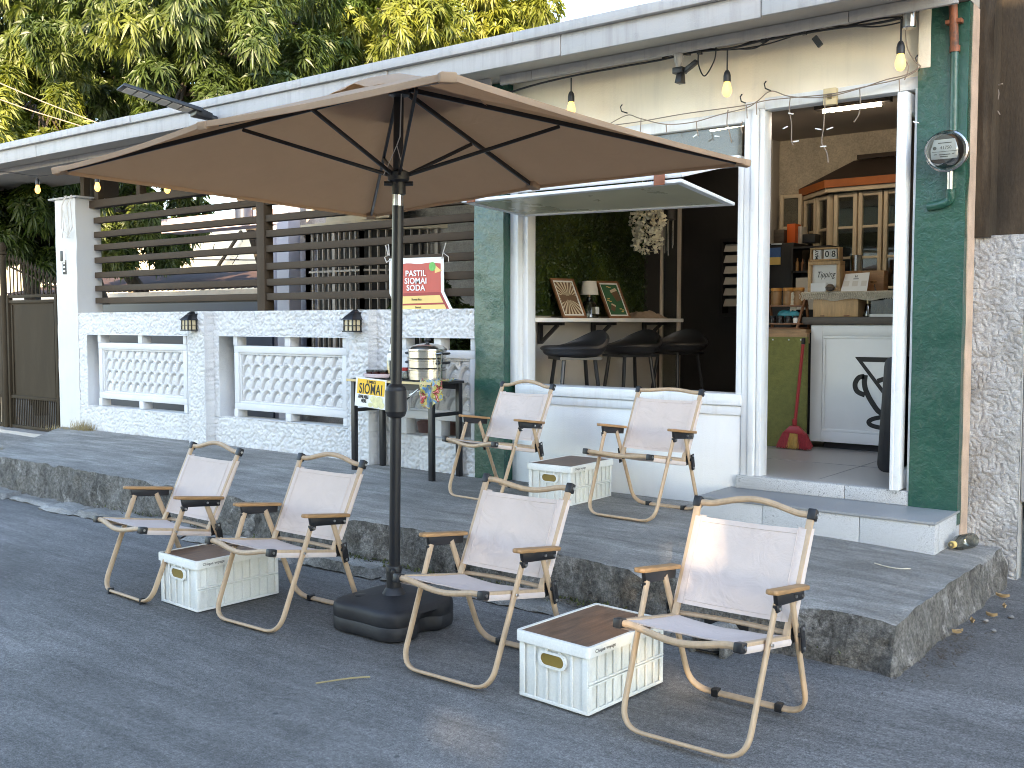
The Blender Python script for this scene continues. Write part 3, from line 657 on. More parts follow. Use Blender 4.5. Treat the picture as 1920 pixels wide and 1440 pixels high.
def weave_panel(x0, x1, z0, z1, zlo, zhi, Y, sp):
    """precast concrete panel: frame on stubs, with a raised twill of grooved strands"""
    b = MB(); f = .058; D = .10
    b.box(x0, x1, Y, Y+D, z1-f, z1); b.box(x0, x1, Y, Y+D, z0, z0+f); b.box(x0, x0+f, Y+.001, Y+D, z0+f, z1-f); b.box(x1-f, x1, Y+.001, Y+D, z0+f, z1-f)
    g = .018
    b.box(x0+f, x1-f, Y+.014, Y+.03, z1-f-g, z1-f); b.box(x0+f, x1-f, Y+.014, Y+.03, z0+f, z0+f+g); b.box(x0+f, x0+f+g, Y+.0145, Y+.03, z0+f+g, z1-f-g); b.box(x1-f-g, x1-f, Y+.0145, Y+.03, z0+f+g, z1-f-g)
    xm = (x0+x1)/2
    for a, c in ((x0-.004, x0+.05), (xm-.035, xm+.035), (x1-.05, x1+.004)): b.box(a, c, Y-.004, Y+D-.004, z1, zhi); b.box(a, c, Y-.004, Y+D-.004, zlo, z0)
    o = part(b, 'breeze_panel', M['relief'], bal, bevel=.004)
    b = MB(); ax0, ax1, az0, az1 = x0+f+g-.002, x1-f-g+.002, z0+f+g-.002, z1-f-g+.002
    nx, nz3 = int((ax1-ax0)/.0048), int((az1-az0)/.0048); X, Z = np.meshgrid(np.linspace(ax0, ax1, nx+1), np.linspace(az0, az1, nz3+1))
    ncol = round((ax1-ax0-.01)/sp); px_ = (ax1-ax0)/ncol; pz_ = sp*.90; cu, cv = (X-ax0)/px_, (Z-az0-.006)/pz_
    hook = [(.10,-.06,.105), (.20,.20,.105), (.30,.44,.10), (.45,.66,.09), (.64,.76,.075), (.78,.72,.06), (.85,.60,.045)]
    dmin = np.full(X.shape, 9.0); gmin = np.full(X.shape, 9.0)
    for du in (-1, 0, 1):
        for dv in (-1, 0, 1):
            U, W_ = cu-np.floor(cu)-du, cv-np.floor(cv)-dv
            for (a0, c0, r0), (a1, c1, r1) in zip(hook, hook[1:]):
                ex_, ey_ = a1-a0, c1-c0; t_ = np.clip(((U-a0)*ex_+(W_-c0)*ey_)/(ex_*ex_+ey_*ey_), 0, 1); d_ = np.hypot(U-a0-t_*ex_, W_-c0-t_*ey_)-1.18*(r0+t_*(r1-r0)); dmin = np.minimum(dmin, d_)
    up_ = np.clip(dmin/.30, 0, 1); Hh = np.where(dmin < 0, -.029*np.clip(-dmin/.03, 0, 1), .010*np.sin(up_*PI*.5)*(1-.35*up_)+.0028*np.cos(2*PI*dmin/.105)*(dmin < .34))
    Hh = Hh*np.clip(np.minimum.reduce([(X-ax0)/.01, (ax1-X)/.01, (Z-az0)/.01, (az1-Z)/.01]), 0, 1)
    vs = [(float(x), float(Y+.030-h), float(z)) for x, h, z in zip(X.ravel(), Hh.ravel(), Z.ravel())]; w1 = nx+1
    b.add(vs, [(q*w1+i, q*w1+i+1, (q+1)*w1+i+1, (q+1)*w1+i) for q in range(nz3) for i in range(nx)])
    b.box(ax0, ax1, Y+.062, Y+D-.01, az0, az1); bo = b.build('weave', M['relief'], o, world=True, sharp=70)
weave_panel(-9.555, -8.085, .60, 1.150, .525, 1.228, BY+.03, .121)
weave_panel(-7.40, -5.985, .60, 1.150, .535, 1.230, BY+.03, .121)
weave_panel(-5.40, -4.675, .64, 1.150, .522, 1.238, BY+.03, .121)

# white gate pillar
gp = thing('gate_pillar', 'tall white gate pillar with a doorbell at the left end of the wall', 'pillar', (-10.05, 5.6, .2))
b = MB(); b.grid(lambda u, v: (-10.26+u*.395+noise.noise(V((u*3, v*9, 1)))*.008*(1 if .01 < u < .99 else 1), BY+noise.noise(V((u*4, v*14, 5)))*.006, .05+v*2.54), 10, 60)
b.grid(lambda u, v: (-9.865+noise.noise(V((3, v*9, 1)))*.008+noise.noise(V((u*4, v*12, 9)))*.004*u, BY+u*.27+noise.noise(V((4, v*14, 5)))*.006*(1-u), .05+v*2.54), 8, 60)
b.add([(-10.26,BY,2.59),(-9.865,BY,2.59),(-9.865,BY+.27,2.59),(-10.26,BY+.27,2.59),(-10.26,BY,.05),(-10.26,BY+.27,.05)], [(0,1,2,3), (0,3,5,4)])
part(b, 'post', M['pillar'], gp, merge=False)
b = MB(); b.box(-10.36, -9.82, BY-.02, BY+.3, 2.592, 2.612); part(b, 'capstone', M['fascia'], gp, bevel=.003)
p = onY(118, 480, BY-.01); b = MB(); b.box(p.x-.035, p.x+.04, BY-.03, BY+.006, p.z-.07, p.z+.07); db = part(b, 'doorbell', M['paper'], gp, bevel=.008)
b = MB(); b.box(p.x-.012, p.x+.035, BY-.036, BY-.029, p.z-.055, p.z+.05); part(b, 'button', M['black'], db, bevel=.004)
p = onY(120, 501, BY-.01); b = MB(); b.box(p.x-.03, p.x+.03, BY-.008, BY+.008, p.z-.07, p.z+.07); hn = part(b, 'number_plate', M['ink'], gp)
b = MB()
for dz in (-.038, 0, .038): b.box(p.x-.018, p.x+.018, BY-.0095, BY-.0075, p.z+dz-.008, p.z+dz+.008)
part(b, 'digits', M['white_print'], hn)
b = MB(); rng = random.Random(4)
for i in range(5):
    q = V((-9.95+rng.uniform(-.08,.08), BY-.02, 2.62)); b.tube([q, q+V((rng.uniform(-.05,.05), -.03, -.1)), q+V((rng.uniform(-.09,.09), -.03, -.33)), q+V((rng.uniform(-.1,.1), -.02, -.42))], .004, 5)
part(b, 'tied_cord', M['wire_white'], gp)

# brown gate at the left
gt = thing('metal_gate', 'brown sheet metal driveway gate with spear tips at the left edge', 'gate', (-11.5, 5.88, .1))
GY = 5.85
b = MB(); b.box(-11.86, -10.80, GY, GY+.012, .50, 1.58); b.box(-14.2, -12.03, GY, GY+.012, .50, 1.58); part(b, 'sheet_panel', M['gate'], gt)
b = MB()
for x0, x1 in ((-11.89,-11.85), (-10.83,-10.78), (-12.06,-12.02), (-14.2,-14.16)): b.box(x0, x1, GY-.03, GY+.03, .14, 1.66)
for z in (.16, .50, 1.58, 1.64): b.box(-11.85, -10.83, GY-.02, GY+.02, z-.015, z+.02); b.box(-14.16, -12.06, GY-.02, GY+.02, z-.015, z+.02)
for x in (-11.80, -10.88): b.box(x-.012, x+.012, GY-.014, GY-.001, .53, 1.55)
part(b, 'frame', M['gate'], gt, bevel=.003)
b = MB(); b.cyl((-11.955, GY-.02, .05), (-11.955, GY-.02, 2.12), .035, n=12); b.lathe([(.035,0),(.05,.01),(.05,.03),(.03,.045),(.045,.09),(.02,.14),(0,.15)], (-11.955, GY-.02, 2.12), 12); part(b, 'hinge_post', M['gate'], gt)
b = MB(); n = 12
for i in range(n+1):
    x = -11.84+i*.99/n; zt_ = 2.12-.28*(i/n)**1.3+.0
    b.cyl((x, GY, 1.66), (x, GY, zt_-.08), .008, n=6); b.lathe([(.008,0),(.02,.025),(.011,.05),(0,.10)], (x, GY, zt_-.08), 6)
for i in range(20):
    x = -14.1+i*.105; b.cyl((x, GY, 1.66), (x, GY, 2.05), .008, n=6); b.lathe([(.008,0),(.02,.025),(.011,.05),(0,.10)], (x, GY, 2.05), 6)
b.bar((-11.84, GY+.012, 1.98), (-10.85, GY+.012, 1.72), .012, .02)
part(b, 'spear_bar', M['gate'], gt)
b = MB()
for i in range(26): b.box(-11.84+i*.039, -11.825+i*.039, GY-.005, GY+.005, .175, .49)
part(b, 'lower_bar', M['gate'], gt); b = MB()
for i in range(48): b.box(-14.1+i*.043, -14.085+i*.043, GY-.005, GY+.005, .175, .49)
part(b, 'lower_bar', M['gate'], gt)

# slatted screen above the garden wall
sl = thing('slat_screen', 'brown horizontal slat screen standing on the white garden wall', 'screen', (-7.2, 5.75, 1.45))
zs = [1.569, 1.691, 1.826, 1.975, 2.103, 2.232, 2.375]
def slats(x0, x1):
    b = MB()
    for z in zs: b.box(x0, x1, 5.715, 5.785, z-.029, z+.029)
    return b
part(slats(-9.82, -7.232), 'slat_panel', M['slat'], sl, bevel=.003); part(slats(-7.122, -4.70), 'slat_panel', M['slat'], sl, bevel=.003)
b = MB(); b.box(-7.228, -7.126, 5.70, 5.80, 1.447, 2.50); part(b, 'post', M['slat'], sl, bevel=.004)
b = MB(); b.box(-4.74, -4.668, 5.70, 5.80, 1.447, 2.90); part(b, 'post', M['slat'], sl, bevel=.004)
b = MB(); b.box(-10.0, -4.75, 5.70, 5.80, 2.50, 2.575); part(b, 'top_beam', M['slat'], sl, bevel=.004)
for x in (-10.02, -9.76, -9.02, -8.25, -7.2, -6.3, -5.4): b = MB(); b.box(x-.035, x+.035, 5.715, 5.785, 2.576, 2.96); part(b, 'hanger', M['slat'], sl, bevel=.003)
b = MB(); b.box(-10.05, -9.98, 5.82, 6.1, 2.62, 2.96); part(b, 'bracket', M['slat'], sl)

# wall lanterns
def lantern(x, label):
    t = thing('wall_lantern', label, 'lamp', (x, BY-.088, 1.277), group='black wall lanterns on the garden wall')
    b = MB(); b.box(-.038, .038, -.006, .012, .02, .15); b.box(-.056, .056, -.105, -.002, 0, .010)
    for sx in (-1, 1):
        for y in (-.098, -.012): b.box(sx*.046-.005, sx*.046+.005, y, y+.01, .0105, .092)
    b.box(-.004, .004, -.0985, -.0905, .0105, .092); b.box(-.050, .050, -.0995, -.0915, .046, .051)
    b.box(.0425, .0505, -.06, -.052, .0105, .092); b.box(.0425, .0505, -.0975, -.01, .046, .051)
    b.build('body', M['black_metal'], t, bevel=.0015)
    b = MB(); v = [(-.062,-.112,.0925),(.062,-.112,.0925),(.062,0,.0925),(-.062,0,.0925),(-.026,-.062,.142),(.026,-.062,.142),(.026,0,.142),(-.026,0,.142)]
    b.hexa(v); b.hexa([(-.026,-.062,.1425),(.026,-.062,.1425),(.026,0,.1425),(-.026,0,.1425),(-.012,-.03,.168),(.012,-.03,.168),(.012,0,.168),(-.012,0,.168)]); b.build('roof', M['black_metal'], t, bevel=.003)
    b = MB(); b.box(-.041, .041, -.090, -.012, .011, .0915); b.build('pane', M['lamp_pane'], t)
lantern(-7.80, 'black wall lantern on the pilaster between the two left breeze panels')
lantern(-5.745, 'black wall lantern on the pilaster left of the umbrella pole, above the food table')

# ================================================================ FOLDING CHAIRS
RECT = lambda w, h: [(-w/2,-h/2), (w/2,-h/2), (w/2,h/2), (-w/2,h/2)]
def rrect(w, h, c=.004): return [(-w/2+c,-h/2),(w/2-c,-h/2),(w/2,-h/2+c),(w/2,h/2-c),(w/2-c,h/2),(-w/2+c,h/2),(-w/2,h/2-c),(-w/2,-h/2+c)]
def make_chair():
    t = thing('folding_chair', 'beige canvas folding chair', 'chair')
    def uframe(top, bot, nm):
        b = MB(); p = [(-top[0], top[1], top[2]), (-bot[0], bot[1], bot[2]), (bot[0], bot[1], bot[2]), (top[0], top[1], top[2])]
        path = fillet(p, .085, 8); nr = (V(p[1])-V(p[0])).cross(V(p[2])-V(p[1])).normalized()
        b.sweep(path, rrect(.013, .026), up=nr); o = b.build(nm, M['chair_wood'], t, sharp=50); return o, path
    ff, _ = uframe((.232, -.058, .462), (.222, -.243, .0135), 'front_leg_frame')
    rf, pr_ = uframe((.2325, .063, .458), (.222, .243, .0135), 'rear_leg_frame')
    b = MB()
    for x in (-.12, .12):
        b = MB(); b.box(x-.013, x+.013, .228, .258, .0, .029); b.build('foot_pad', M['black'], rf, bevel=.002)
        b = MB(); b.box(x*1.25-.007, x*1.25+.007, -.2575, -.2285, .0, .0285); b.build('foot_pad', M['black'], ff, bevel=.002)
    b = MB()
    for s in (-1, 1): b.cyl((s*.2415, -.109, .343), (s*.247, -.109, .343), .006, n=8)
    b.build('rivet', M['rivet'], ff)
    for s in (-1, 1):
        b = MB(); P0, P1 = V((s*.206, -.262, .368)), V((s*.206, .118, .303)); b.bar(P0, P1, .022, .026); b.build('seat_rail', M['chair_wood'], t, bevel=.003)
        b = MB(); b.bar(V((s*.205, .082, .30)), V((s*.212, .272, .692)), .024, .016, up=(0,1,0)); b.build('back_post', M['chair_wood'], t, bevel=.003)
        b = MB(); b.bar((s*.2475, .118, .352), (s*.2475, .135, .262), .006, .030, up=(0,1,0)); b.bar((s*.212, .112, .345), (s*.212, .118, .288), .012, .034, up=(0,1,0)); b.cyl((s*.206, .118, .32), (s*.2515, .118, .32), .009, n=8)
        hg = b.build('hinge', M['black_metal'], t, bevel=.002)
        b = MB()
        for (y, z) in ((.121, .342), (.132, .274)): b.cyl((s*.250, y, z), (s*.2535, y, z), .006, n=8)
        b.build('bolt', M['rivet'], hg)
        b = MB(); n = 14                                            # rounded board arm
        poly = [(-.115+.012, -.022), (.148, -.022), (.158, -.012), (.158, .012), (.148, .022), (-.115+.012, .022), (-.115, .010), (-.115, -.010)]
        b.prism([(y, x) for y, x in poly], (s*.237, 0, .486), (0,1,-.13), (1,0,0), -.015); arm = b.build('armrest', M['arm_wood'], t, bevel=.004)
        b = MB(); x = s*.2365; b.hexa([(x-.008,-.07,.456),(x+.008,-.07,.456),(x+.008,.135,.436),(x-.008,.135,.436),(x-.008,-.078,.4965),(x+.008,-.078,.4965),(x+.008,.14,.4685),(x-.008,.14,.4685)])
        b.hexa([(x-.0085,-.075,.436),(x+.0085,-.075,.436),(x+.0085,-.048,.436),(x-.0085,-.048,.436),(x-.0085,-.078,.460),(x+.0085,-.078,.460),(x+.0085,-.04,.460),(x-.0085,-.04,.460)])
        b.build('bracket', M['black_metal'], arm, bevel=.003)
        xo = x+s*.009
        for (y, z) in ((-.06, .447), (.062, .462), (.122, .452)): b = MB(); b.cyl((xo, y, z), (xo+s*.006, y, z), .0058, n=8); b.build('rivet', M['rivet'], arm)
    b = MB(); path = [V((-.205+.41*i/10, .120+.018*math.sin(PI*i/10), .318)) for i in range(11)]; b.sweep(path, rrect(.012, .028), up=(0,1,0)); b.build('rear_bar', M['chair_wood'], t)
    # bowed tubes at the head and at the front of the seat; each carries its own black caps
    def bow(nm, loc, hw, rise, r):
        b = MB(); path = []
        for i in range(25):
            u = i/24; x = -hw+2*hw*u; k = max(0, math.sin(PI*min(1, max(0, (u-.08)/.84))))**1.35
            path.append(V((x, 0, rise*k)))
        b.tube(path, r, 10); o = b.build(nm, M['chair_wood'], t, loc=loc)
        return o
    bow('head_rail', (0, .275, .690), .205, .032, .0115)
    bow('front_rail', (0, -.268, .371), .205, -.026, .0115)
    for s in (-1, 1):
        b = MB(); up = V((0, .437, .9)).normalized(); b.bar(V((s*.215, .275, .692))-up*.021, V((s*.215, .275, .692))+up*.019, .030, .030, up=(0,1,0)); o = b.build('corner_cap', M['black'], t, bevel=.005)
        b = MB(); b.cyl((s*.230, .277, .690), (s*.233, .277, .690), .006, n=8); b.build('bolt', M['rivet'], o)
        b = MB(); b.bar((s*.211, -.288, .3735), (s*.211, -.248, .3665), .030, .032); o = b.build('corner_cap', M['black'], t, bevel=.005)
        b = MB(); b.cyl((s*.226, -.268, .371), (s*.2295, -.268, .371), .006, n=8); b.build('bolt', M['rivet'], o)
    # canvas: back and seat, both wrapped round their rails
    rn = random.Random(2)
    def back(u, v):
        x = (u*2-1)*.222; y = .108+v*(.247-.108); z = .362+v*(.648-.362)
        e = min(u, 1-u)*2; sag = .022*(1-(2*u-1)**2)*(1-.35*v); wr = noise.noise(V((x*6, z*14, 1)))*.004*e + .003*math.sin(z*70+x*5)*max(0, 1-v*3)*e
        wrap = .016*max(0, 1-e/.12)
        return (x - (.0 if e > .05 else 0), y-.012+sag+wr+wrap*.9-.002, z-.45*sag)
    b = MB(); b.grid(back, 40, 26); b.grid(lambda u, v: V(back(u, v))+V((0, .0035, 0)), 40, 26)
    for uu in (0, 1):
        b.grid(lambda u, v, uu=uu: V(back(uu, v))+V(((1 if uu else -1)*.006*math.sin(PI*u), .026*u, 0)), 4, 26)
        sx = 1 if uu else -1
        b.grid(lambda u, v, sx=sx: V((sx*(.222-u*.05), .108+v*.139+.012, .362+v*.286)), 3, 26)
    for k, vv in ((0, 0), (1, 1)): b.grid(lambda u, v, vv=vv: V(back(u, vv))+V((0, .0035*v, 0)), 40, 1)
    bk = b.build('backrest', M['canvas'], t, sharp=50)
    b = MB()
    for sx in (-1, 1):
        b.tube([V(back(.5+sx*(.5-.095), k/14))+V((0, -.0012, 0)) for k in range(15)], .0016, 5)
    for vv in (.05, .95): b.tube([V(back(.1+.8*k/30, vv))+V((0, -.0012, 0)) for k in range(31)], .0013, 5)
    b.build('seam', M['canvas'], bk)
    def seat(u, v):
        x = (u*2-1)*.218; y = -.252+v*.35; z = .381-(y+.262)*.171; e = min(u, 1-u)*2
        sag = .03*(1-(2*u-1)**2)*(.55+.45*math.sin(PI*min(1, v*1.1)))*1.0
        wr = noise.noise(V((x*9, y*9, 4)))*.004*e
        return (x, y+.030*math.sin(PI*u)*(1-v)**2, z-sag+wr-.012*max(0, 1-e/.1))
    b = MB(); b.grid(seat, 36, 22); b.grid(lambda u, v: V(seat(u, v))-V((0, 0, .004)), 36, 22)
    for uu in (0, 1):
        sx = 1 if uu else -1
        b.grid(lambda u, v, uu=uu, sx=sx: V(seat(uu, v))+V((sx*.003*math.sin(PI*u), 0, -.021*u)), 4, 22); b.grid(lambda u, v, uu=uu, sx=sx: V(seat(uu, v))+V((-sx*.04*u, 0, -.021-.002*u)), 3, 22)
    for vv in (0, 1): b.grid(lambda u, v, vv=vv: V(seat(u, vv))-V((0, 0, .004*v)), 36, 1)
    b.build('seat', M['canvas'], t, sharp=50)
    return t
CHAIRS = [  # x, y, z, turn, head rail roll, front rail roll, label
 (-1.552, 3.093, .008, .25, 20, 0, 'beige folding chair nearest the camera with a sun patch on its back'),
 (-2.562, 3.110, -.003, .08, 150, 20, 'beige canvas folding chair with a sagging head rail, right of the black umbrella base'),
 (-3.719, 3.085, -.003, .6, 12, -10, 'beige folding chair on the road just left of the umbrella pole, overlapping a crate'),
 (-4.569, 3.034, -.003, -2.8, 8, -30, 'leftmost beige canvas folding chair on the road, beside the far end of a white crate'),
 (-4.110, 5.129, .244, -3.8, 5, 0, 'beige canvas folding chair on the sidewalk before the green column and food table'),
 (-3.040, 5.121, .252, -1.9, 70, 60, 'beige canvas folding chair on the sidewalk under the flap window, beside the doorstep')]
ch0 = make_chair()
for i, (x, y, z, a, h_, f_, lab) in enumerate(CHAIRS):
    c = ch0 if i == 0 else copy_tree(ch0)
    c.location = (x, y, z); c.rotation_euler = (0, 0, math.radians(a)); tag(c, lab, 'chair', 'beige folding chairs set out for customers')
    for k in c.children:
        if k.name.startswith('head_rail'): k.rotation_euler = (math.radians(-h_), 0, 0)
        if k.name.startswith('front_rail'): k.rotation_euler = (math.radians(f_), 0, 0)

for o in [c for c in bpy.data.objects if c.name.startswith('front_leg_frame')]:
    if abs(o.parent.location.x+4.569) > .01:
        for k in list(o.children):
            if k.name.startswith('foot_pad'): bpy.data.objects.remove(k)
# ================================================================ WHITE FOLDING CRATES used as side tables
def make_crate():
    t = thing('storage_crate', 'white folding crate', 'crate'); w, l, h = .155, .228, .206   # half width, half length, height to the lid
    b = MB()
    b.box(-w+.006, w-.006, -l+.006, l-.006, .004, h)
    for sy in (-1, 1):                                              # end walls: uprights leaving sunk panels
        y = sy*(l-.003)
        for x, ww in ((-w+.012, .012), (w-.012, .012), (-.084, .005), (.084, .005), (-.030, .005), (.030, .005)): b.box(x-ww, x+ww, min(y, y+sy*.006), max(y, y+sy*.006), .012, h-.002)
        b.box(-w, w, min(y, y+sy*.0065), max(y, y+sy*.0065), .0, .0125)
        b.box(-w+.024, w-.024, min(y, y+sy*.0055), max(y, y+sy*.0055), h-.012, h-.001)
    for sx in (-1, 1):
        x = sx*(w-.003); n = 9
        for i in range(n+1):
            yy = -l+.010+(2*l-.02)*i/n; ww = .010 if i in (0, n) else (.0095 if i % 3 == 0 else .005)
            for z0, z1 in ((.012, h*.5-.009), (h*.5+.009, h-.002)): b.box(min(x, x+sx*.006), max(x, x+sx*.006), yy-ww, yy+ww, z0, z1)
        b.box(min(x, x+sx*.0075), max(x, x+sx*.0075), -l+.001, l-.001, h*.5-.009, h*.5-.0015); b.box(min(x, x+sx*.0075), max(x, x+sx*.0075), -l+.001, l-.001, h*.5+.0015, h*.5+.009)
        b.box(min(x, x+sx*.0065), max(x, x+sx*.0065), -l, l, 0, .0125)
    b.build('body', M['crate'], t, bevel=.0018)
    b = MB(); W, Lh = .1675, .2405; z0, z1 = h-.004, h+.034
    ro = fillet([(-W,-Lh,0),(W,-Lh,0),(W,Lh,0),(-W,Lh,0)], .018, 4, True); ri = fillet([(-W+.013,-Lh+.013,0),(W-.013,-Lh+.013,0),(W-.013,Lh-.013,0),(-W+.013,Lh-.013,0)], .012, 4, True); k = len(ro)
    vs = [p+V((0,0,z)) for r_, z in ((ro, z0), (ro, z1-.003), ([p*.994 for p in ro], z1), (ri, z1), (ri, z1-.008), (ri, z0)) for p in r_]
    b.add(vs, [(j*k+i, j*k+(i+1)%k, (j+1)*k+(i+1)%k, (j+1)*k+i) for j in range(5) for i in range(k)]+[tuple(range(5*k, 6*k))]); lid = b.build('lid', M['crate'], t, sharp=40)
    b = MB(); b.prism([(p.x*.998, p.y*.998) for p in ri], (0,0,z1-.012), (1,0,0), (0,1,0), .0085); b.build('tabletop', M['crate_top'], lid)
    for sy in (-1, 1):
        pill = lambda hw, hh, n=8: [(hw*s_-hh*s_+hh*math.cos(a), hh*math.sin(a)) for s_, a in [(1, -PI/2+PI*i/n) for i in range(n+1)]+[(-1, PI/2+PI*i/n) for i in range(n+1)]]
        b = MB(); y = sy*(l+.0035); po, pi_ = pill(.064, .029), pill(.053, .021); k = len(po); zc = h-.046
        vs = [V((x, yy, zc+z)) for q, yy in ((po, y-sy*.006), (po, y+sy*.005), (pi_, y+sy*.005), (pi_, y-sy*.004)) for x, z in q]
        b.add(vs, [(j*k+i, j*k+(i+1)%k, (j+1)*k+(i+1)%k, (j+1)*k+i) for j in range(3) for i in range(k)]); hd = b.build('handle', M['crate'], t)
        b = MB(); b.add([V((x, y+sy*.0003, zc+z)) for x, z in pi_], [tuple(range(k))]); b.build('handle_opening', M['amber'], hd)
    text('Chique voyage', .018, (W+.0008, -Lh+.095, h+.015), (0,1,0), (0,0,1), M['ink'], 'lettering', t, world=False, sx=1.1, ext=.0002)
    return t
cr0 = make_crate()
for i, (x, y, z, a, lab) in enumerate([
    (-2.075, 3.140, .004, -4, 'white ribbed crate with a brown wood lid between the two nearest chairs'),
    (-4.225, 3.085, .002, -3, 'white ribbed crate with brown lid on the road between the two leftmost chairs'),
    (-3.665, 5.288, .250, 1, 'white ribbed crate with brown lid on the sidewalk between the two chairs under the window')]):
    c = cr0 if i == 0 else copy_tree(cr0)
    c.location = (x, y, z); c.rotation_euler = (0, 0, math.radians(a)); tag(c, lab, 'crate', 'white crates used as side tables')

# ================================================================ UMBRELLA
um = thing('patio_umbrella', 'large taupe rectangular umbrella with black pole and water filled base', 'umbrella', (-3.22, 3.27, 0))
AP = V((-3.125, 3.225, 2.378))
tips = [V((-4.262, 2.310, 1.998)), V((-3.11, 2.225, 2.045)), V((-1.955, 2.215, 2.045)), V((-1.985, 4.205, 2.045)), V((-3.085, 4.145, 2.024)), V((-4.285, 4.185, 1.958))]
b = MB(); NS = 14
for i in range(6):
    a, c = tips[i], tips[(i+1) % 6]; side = (a-c).length; vs = []; idx = {}
    for j in range(NS+1):
        for k in range(j+1):
            t = j/NS; s_ = k/j if j else 0; e = a.lerp(c, s_); p = AP.lerp(e, t); m_ = 4*s_*(1-s_)
            p = p + V((0, 0, -.012*m_*t*(1-t*.8)*(side/1.3))); ctr = V((AP.x, AP.y, p.z)); p = p + (ctr-p)*(.022*m_*t*t)
            p += V((0, 0, noise.noise(V((p.x*3, p.y*3, 6)))*.008*m_)); idx[j, k] = len(vs); vs.append(p)
    fs = []
    for j in range(NS):
        for k in range(j+1):
            fs.append((idx[j,k], idx[j+1,k], idx[j+1,k+1]))
            if k < j: fs.append((idx[j,k], idx[j+1,k+1], idx[j,k+1]))
    b.add(vs, fs)
cano = part(b, 'canopy', M['canopy'], um, merge=True, thick=.002, sharp=80)
b = MB()
for i in range(6):
    a, c = tips[i], tips[(i+1) % 6]; pts = []
    for k in range(15):
        s_ = k/14; p = a.lerp(c, s_); m_ = 4*s_*(1-s_); p = p+V((0, 0, -.012*m_*.2*((a-c).length/1.3))); p += (V((AP.x, AP.y, p.z))-p)*(.022*m_); pts.append(p-V((0,0,.006)))
    b.sweep(pts, RECT(.006, .02), up=(0,0,1))
part(b, 'hem', M['canopy'], cano)
b = MB()                                                            # ruffled vent cap
def vent(u, v):
    a = 2*PI*u; d = V((math.cos(a)*.34, math.sin(a)*.26, 0)); s_ = max(abs(math.cos(a)), abs(math.sin(a)))**-.6; r = v*s_
    slope = .335*r*math.hypot(d.x/1.15, d.y/1.0)*1.0; p = AP+d*r
    p.z += .026*(1-v**4)+.012*v+.010*math.sin(a*7+.6)*v**2*(1-v*.3)+.006*math.sin(a*15)*v**3-slope; return p
b.grid(vent, 72, 8); part(b, 'vent', M['canopy'], cano, merge=True, thick=.002, sharp=80)
RUN = V((-3.146, 3.240, 1.978)); HUB = AP-V((0.004, -.003, .045))
b = MB(); P0, P1 = V((-3.218, 3.268, .10)), HUB+V((0,0,.02)); J = P0.lerp(P1, .79)
b.tube([P0, J-V((0,0,.03))], .0245, 16); b.tube([J+V((0,0,.045)), P1], .0215, 16); part(b, 'pole', M['black_metal'], um)
b = MB(); b.tube([J-V((0,0,.035)), J+V((0,0,.06))], .0235, 16); part(b, 'pole_joint', M['silver'], um)
b = MB(); cz = P0.lerp(P1, (1.008-P0.z)/(P1.z-P0.z)); b.lathe([(.0246,-.075),(.040,-.066),(.046,-.048),(.0475,-.046),(.0475,.044),(.046,.046),(.042,.060),(.030,.072),(.0246,.076)], cz, 20); part(b, 'crank_housing', M['black'], um, sharp=25)
b = MB()
for i, tp in enumerate(tips):
    rb = MB(); o = (HUB-tp).normalized(); t1 = tp-V((0,0,.014))+o*.015; rb.bar(HUB+V((0,0,.012))+(tp-HUB).normalized()*.03, t1, .013, .020); r_ = part(rb, 'rib', M['black_metal'], um, bevel=.002)
    k = .50 if i in (1, 4) else .46; m_ = HUB.lerp(t1, k); d = (tp-RUN); d.z = 0; d.normalize(); sb = MB(); sb.bar(RUN+d*.035, m_-V((0,0,.008)), .011, .016); part(sb, 'strut', M['black_metal'], r_, bevel=.002)
    sb = MB(); sb.bar(tp-V((0,0,.012))+o*.055, tp-V((0,0,.010))-o*.006, .05, .030); part(sb, 'pocket', M['canopy'], r_, bevel=.006)
b = MB(); b.lathe([(.0216,-.085),(.030,-.08),(.030,-.03),(.046,-.02),(.048,.012),(.034,.02),(.0216,.024)], RUN, 18)
for a in (.6, 2.3, 4.0): b.cyl(RUN+V((math.cos(a)*.03, math.sin(a)*.03, -.035)), RUN+V((math.cos(a)*.062, math.sin(a)*.062, -.035)), .010, n=8)
part(b, 'runner', M['black'], um)
b = MB(); b.lathe([(.022,-.03),(.045,-.022),(.047,.012),(.03,.03),(0,.034)], HUB, 18); part(b, 'hub', M['black'], um)
b = MB(); pth = [HUB+V((.034,-.02,-.02)), HUB+V((.03,-.026,-.2)), RUN+V((.03,-.04,.12))]; b.tube(pth, .0025, 5); b.tube([pth[-1], RUN+V((.055,-.03,.02))], .002, 5); b.tube([pth[-1], RUN+V((-.04,-.05,.0))], .002, 5); part(b, 'cord', M['wire_white'], um)
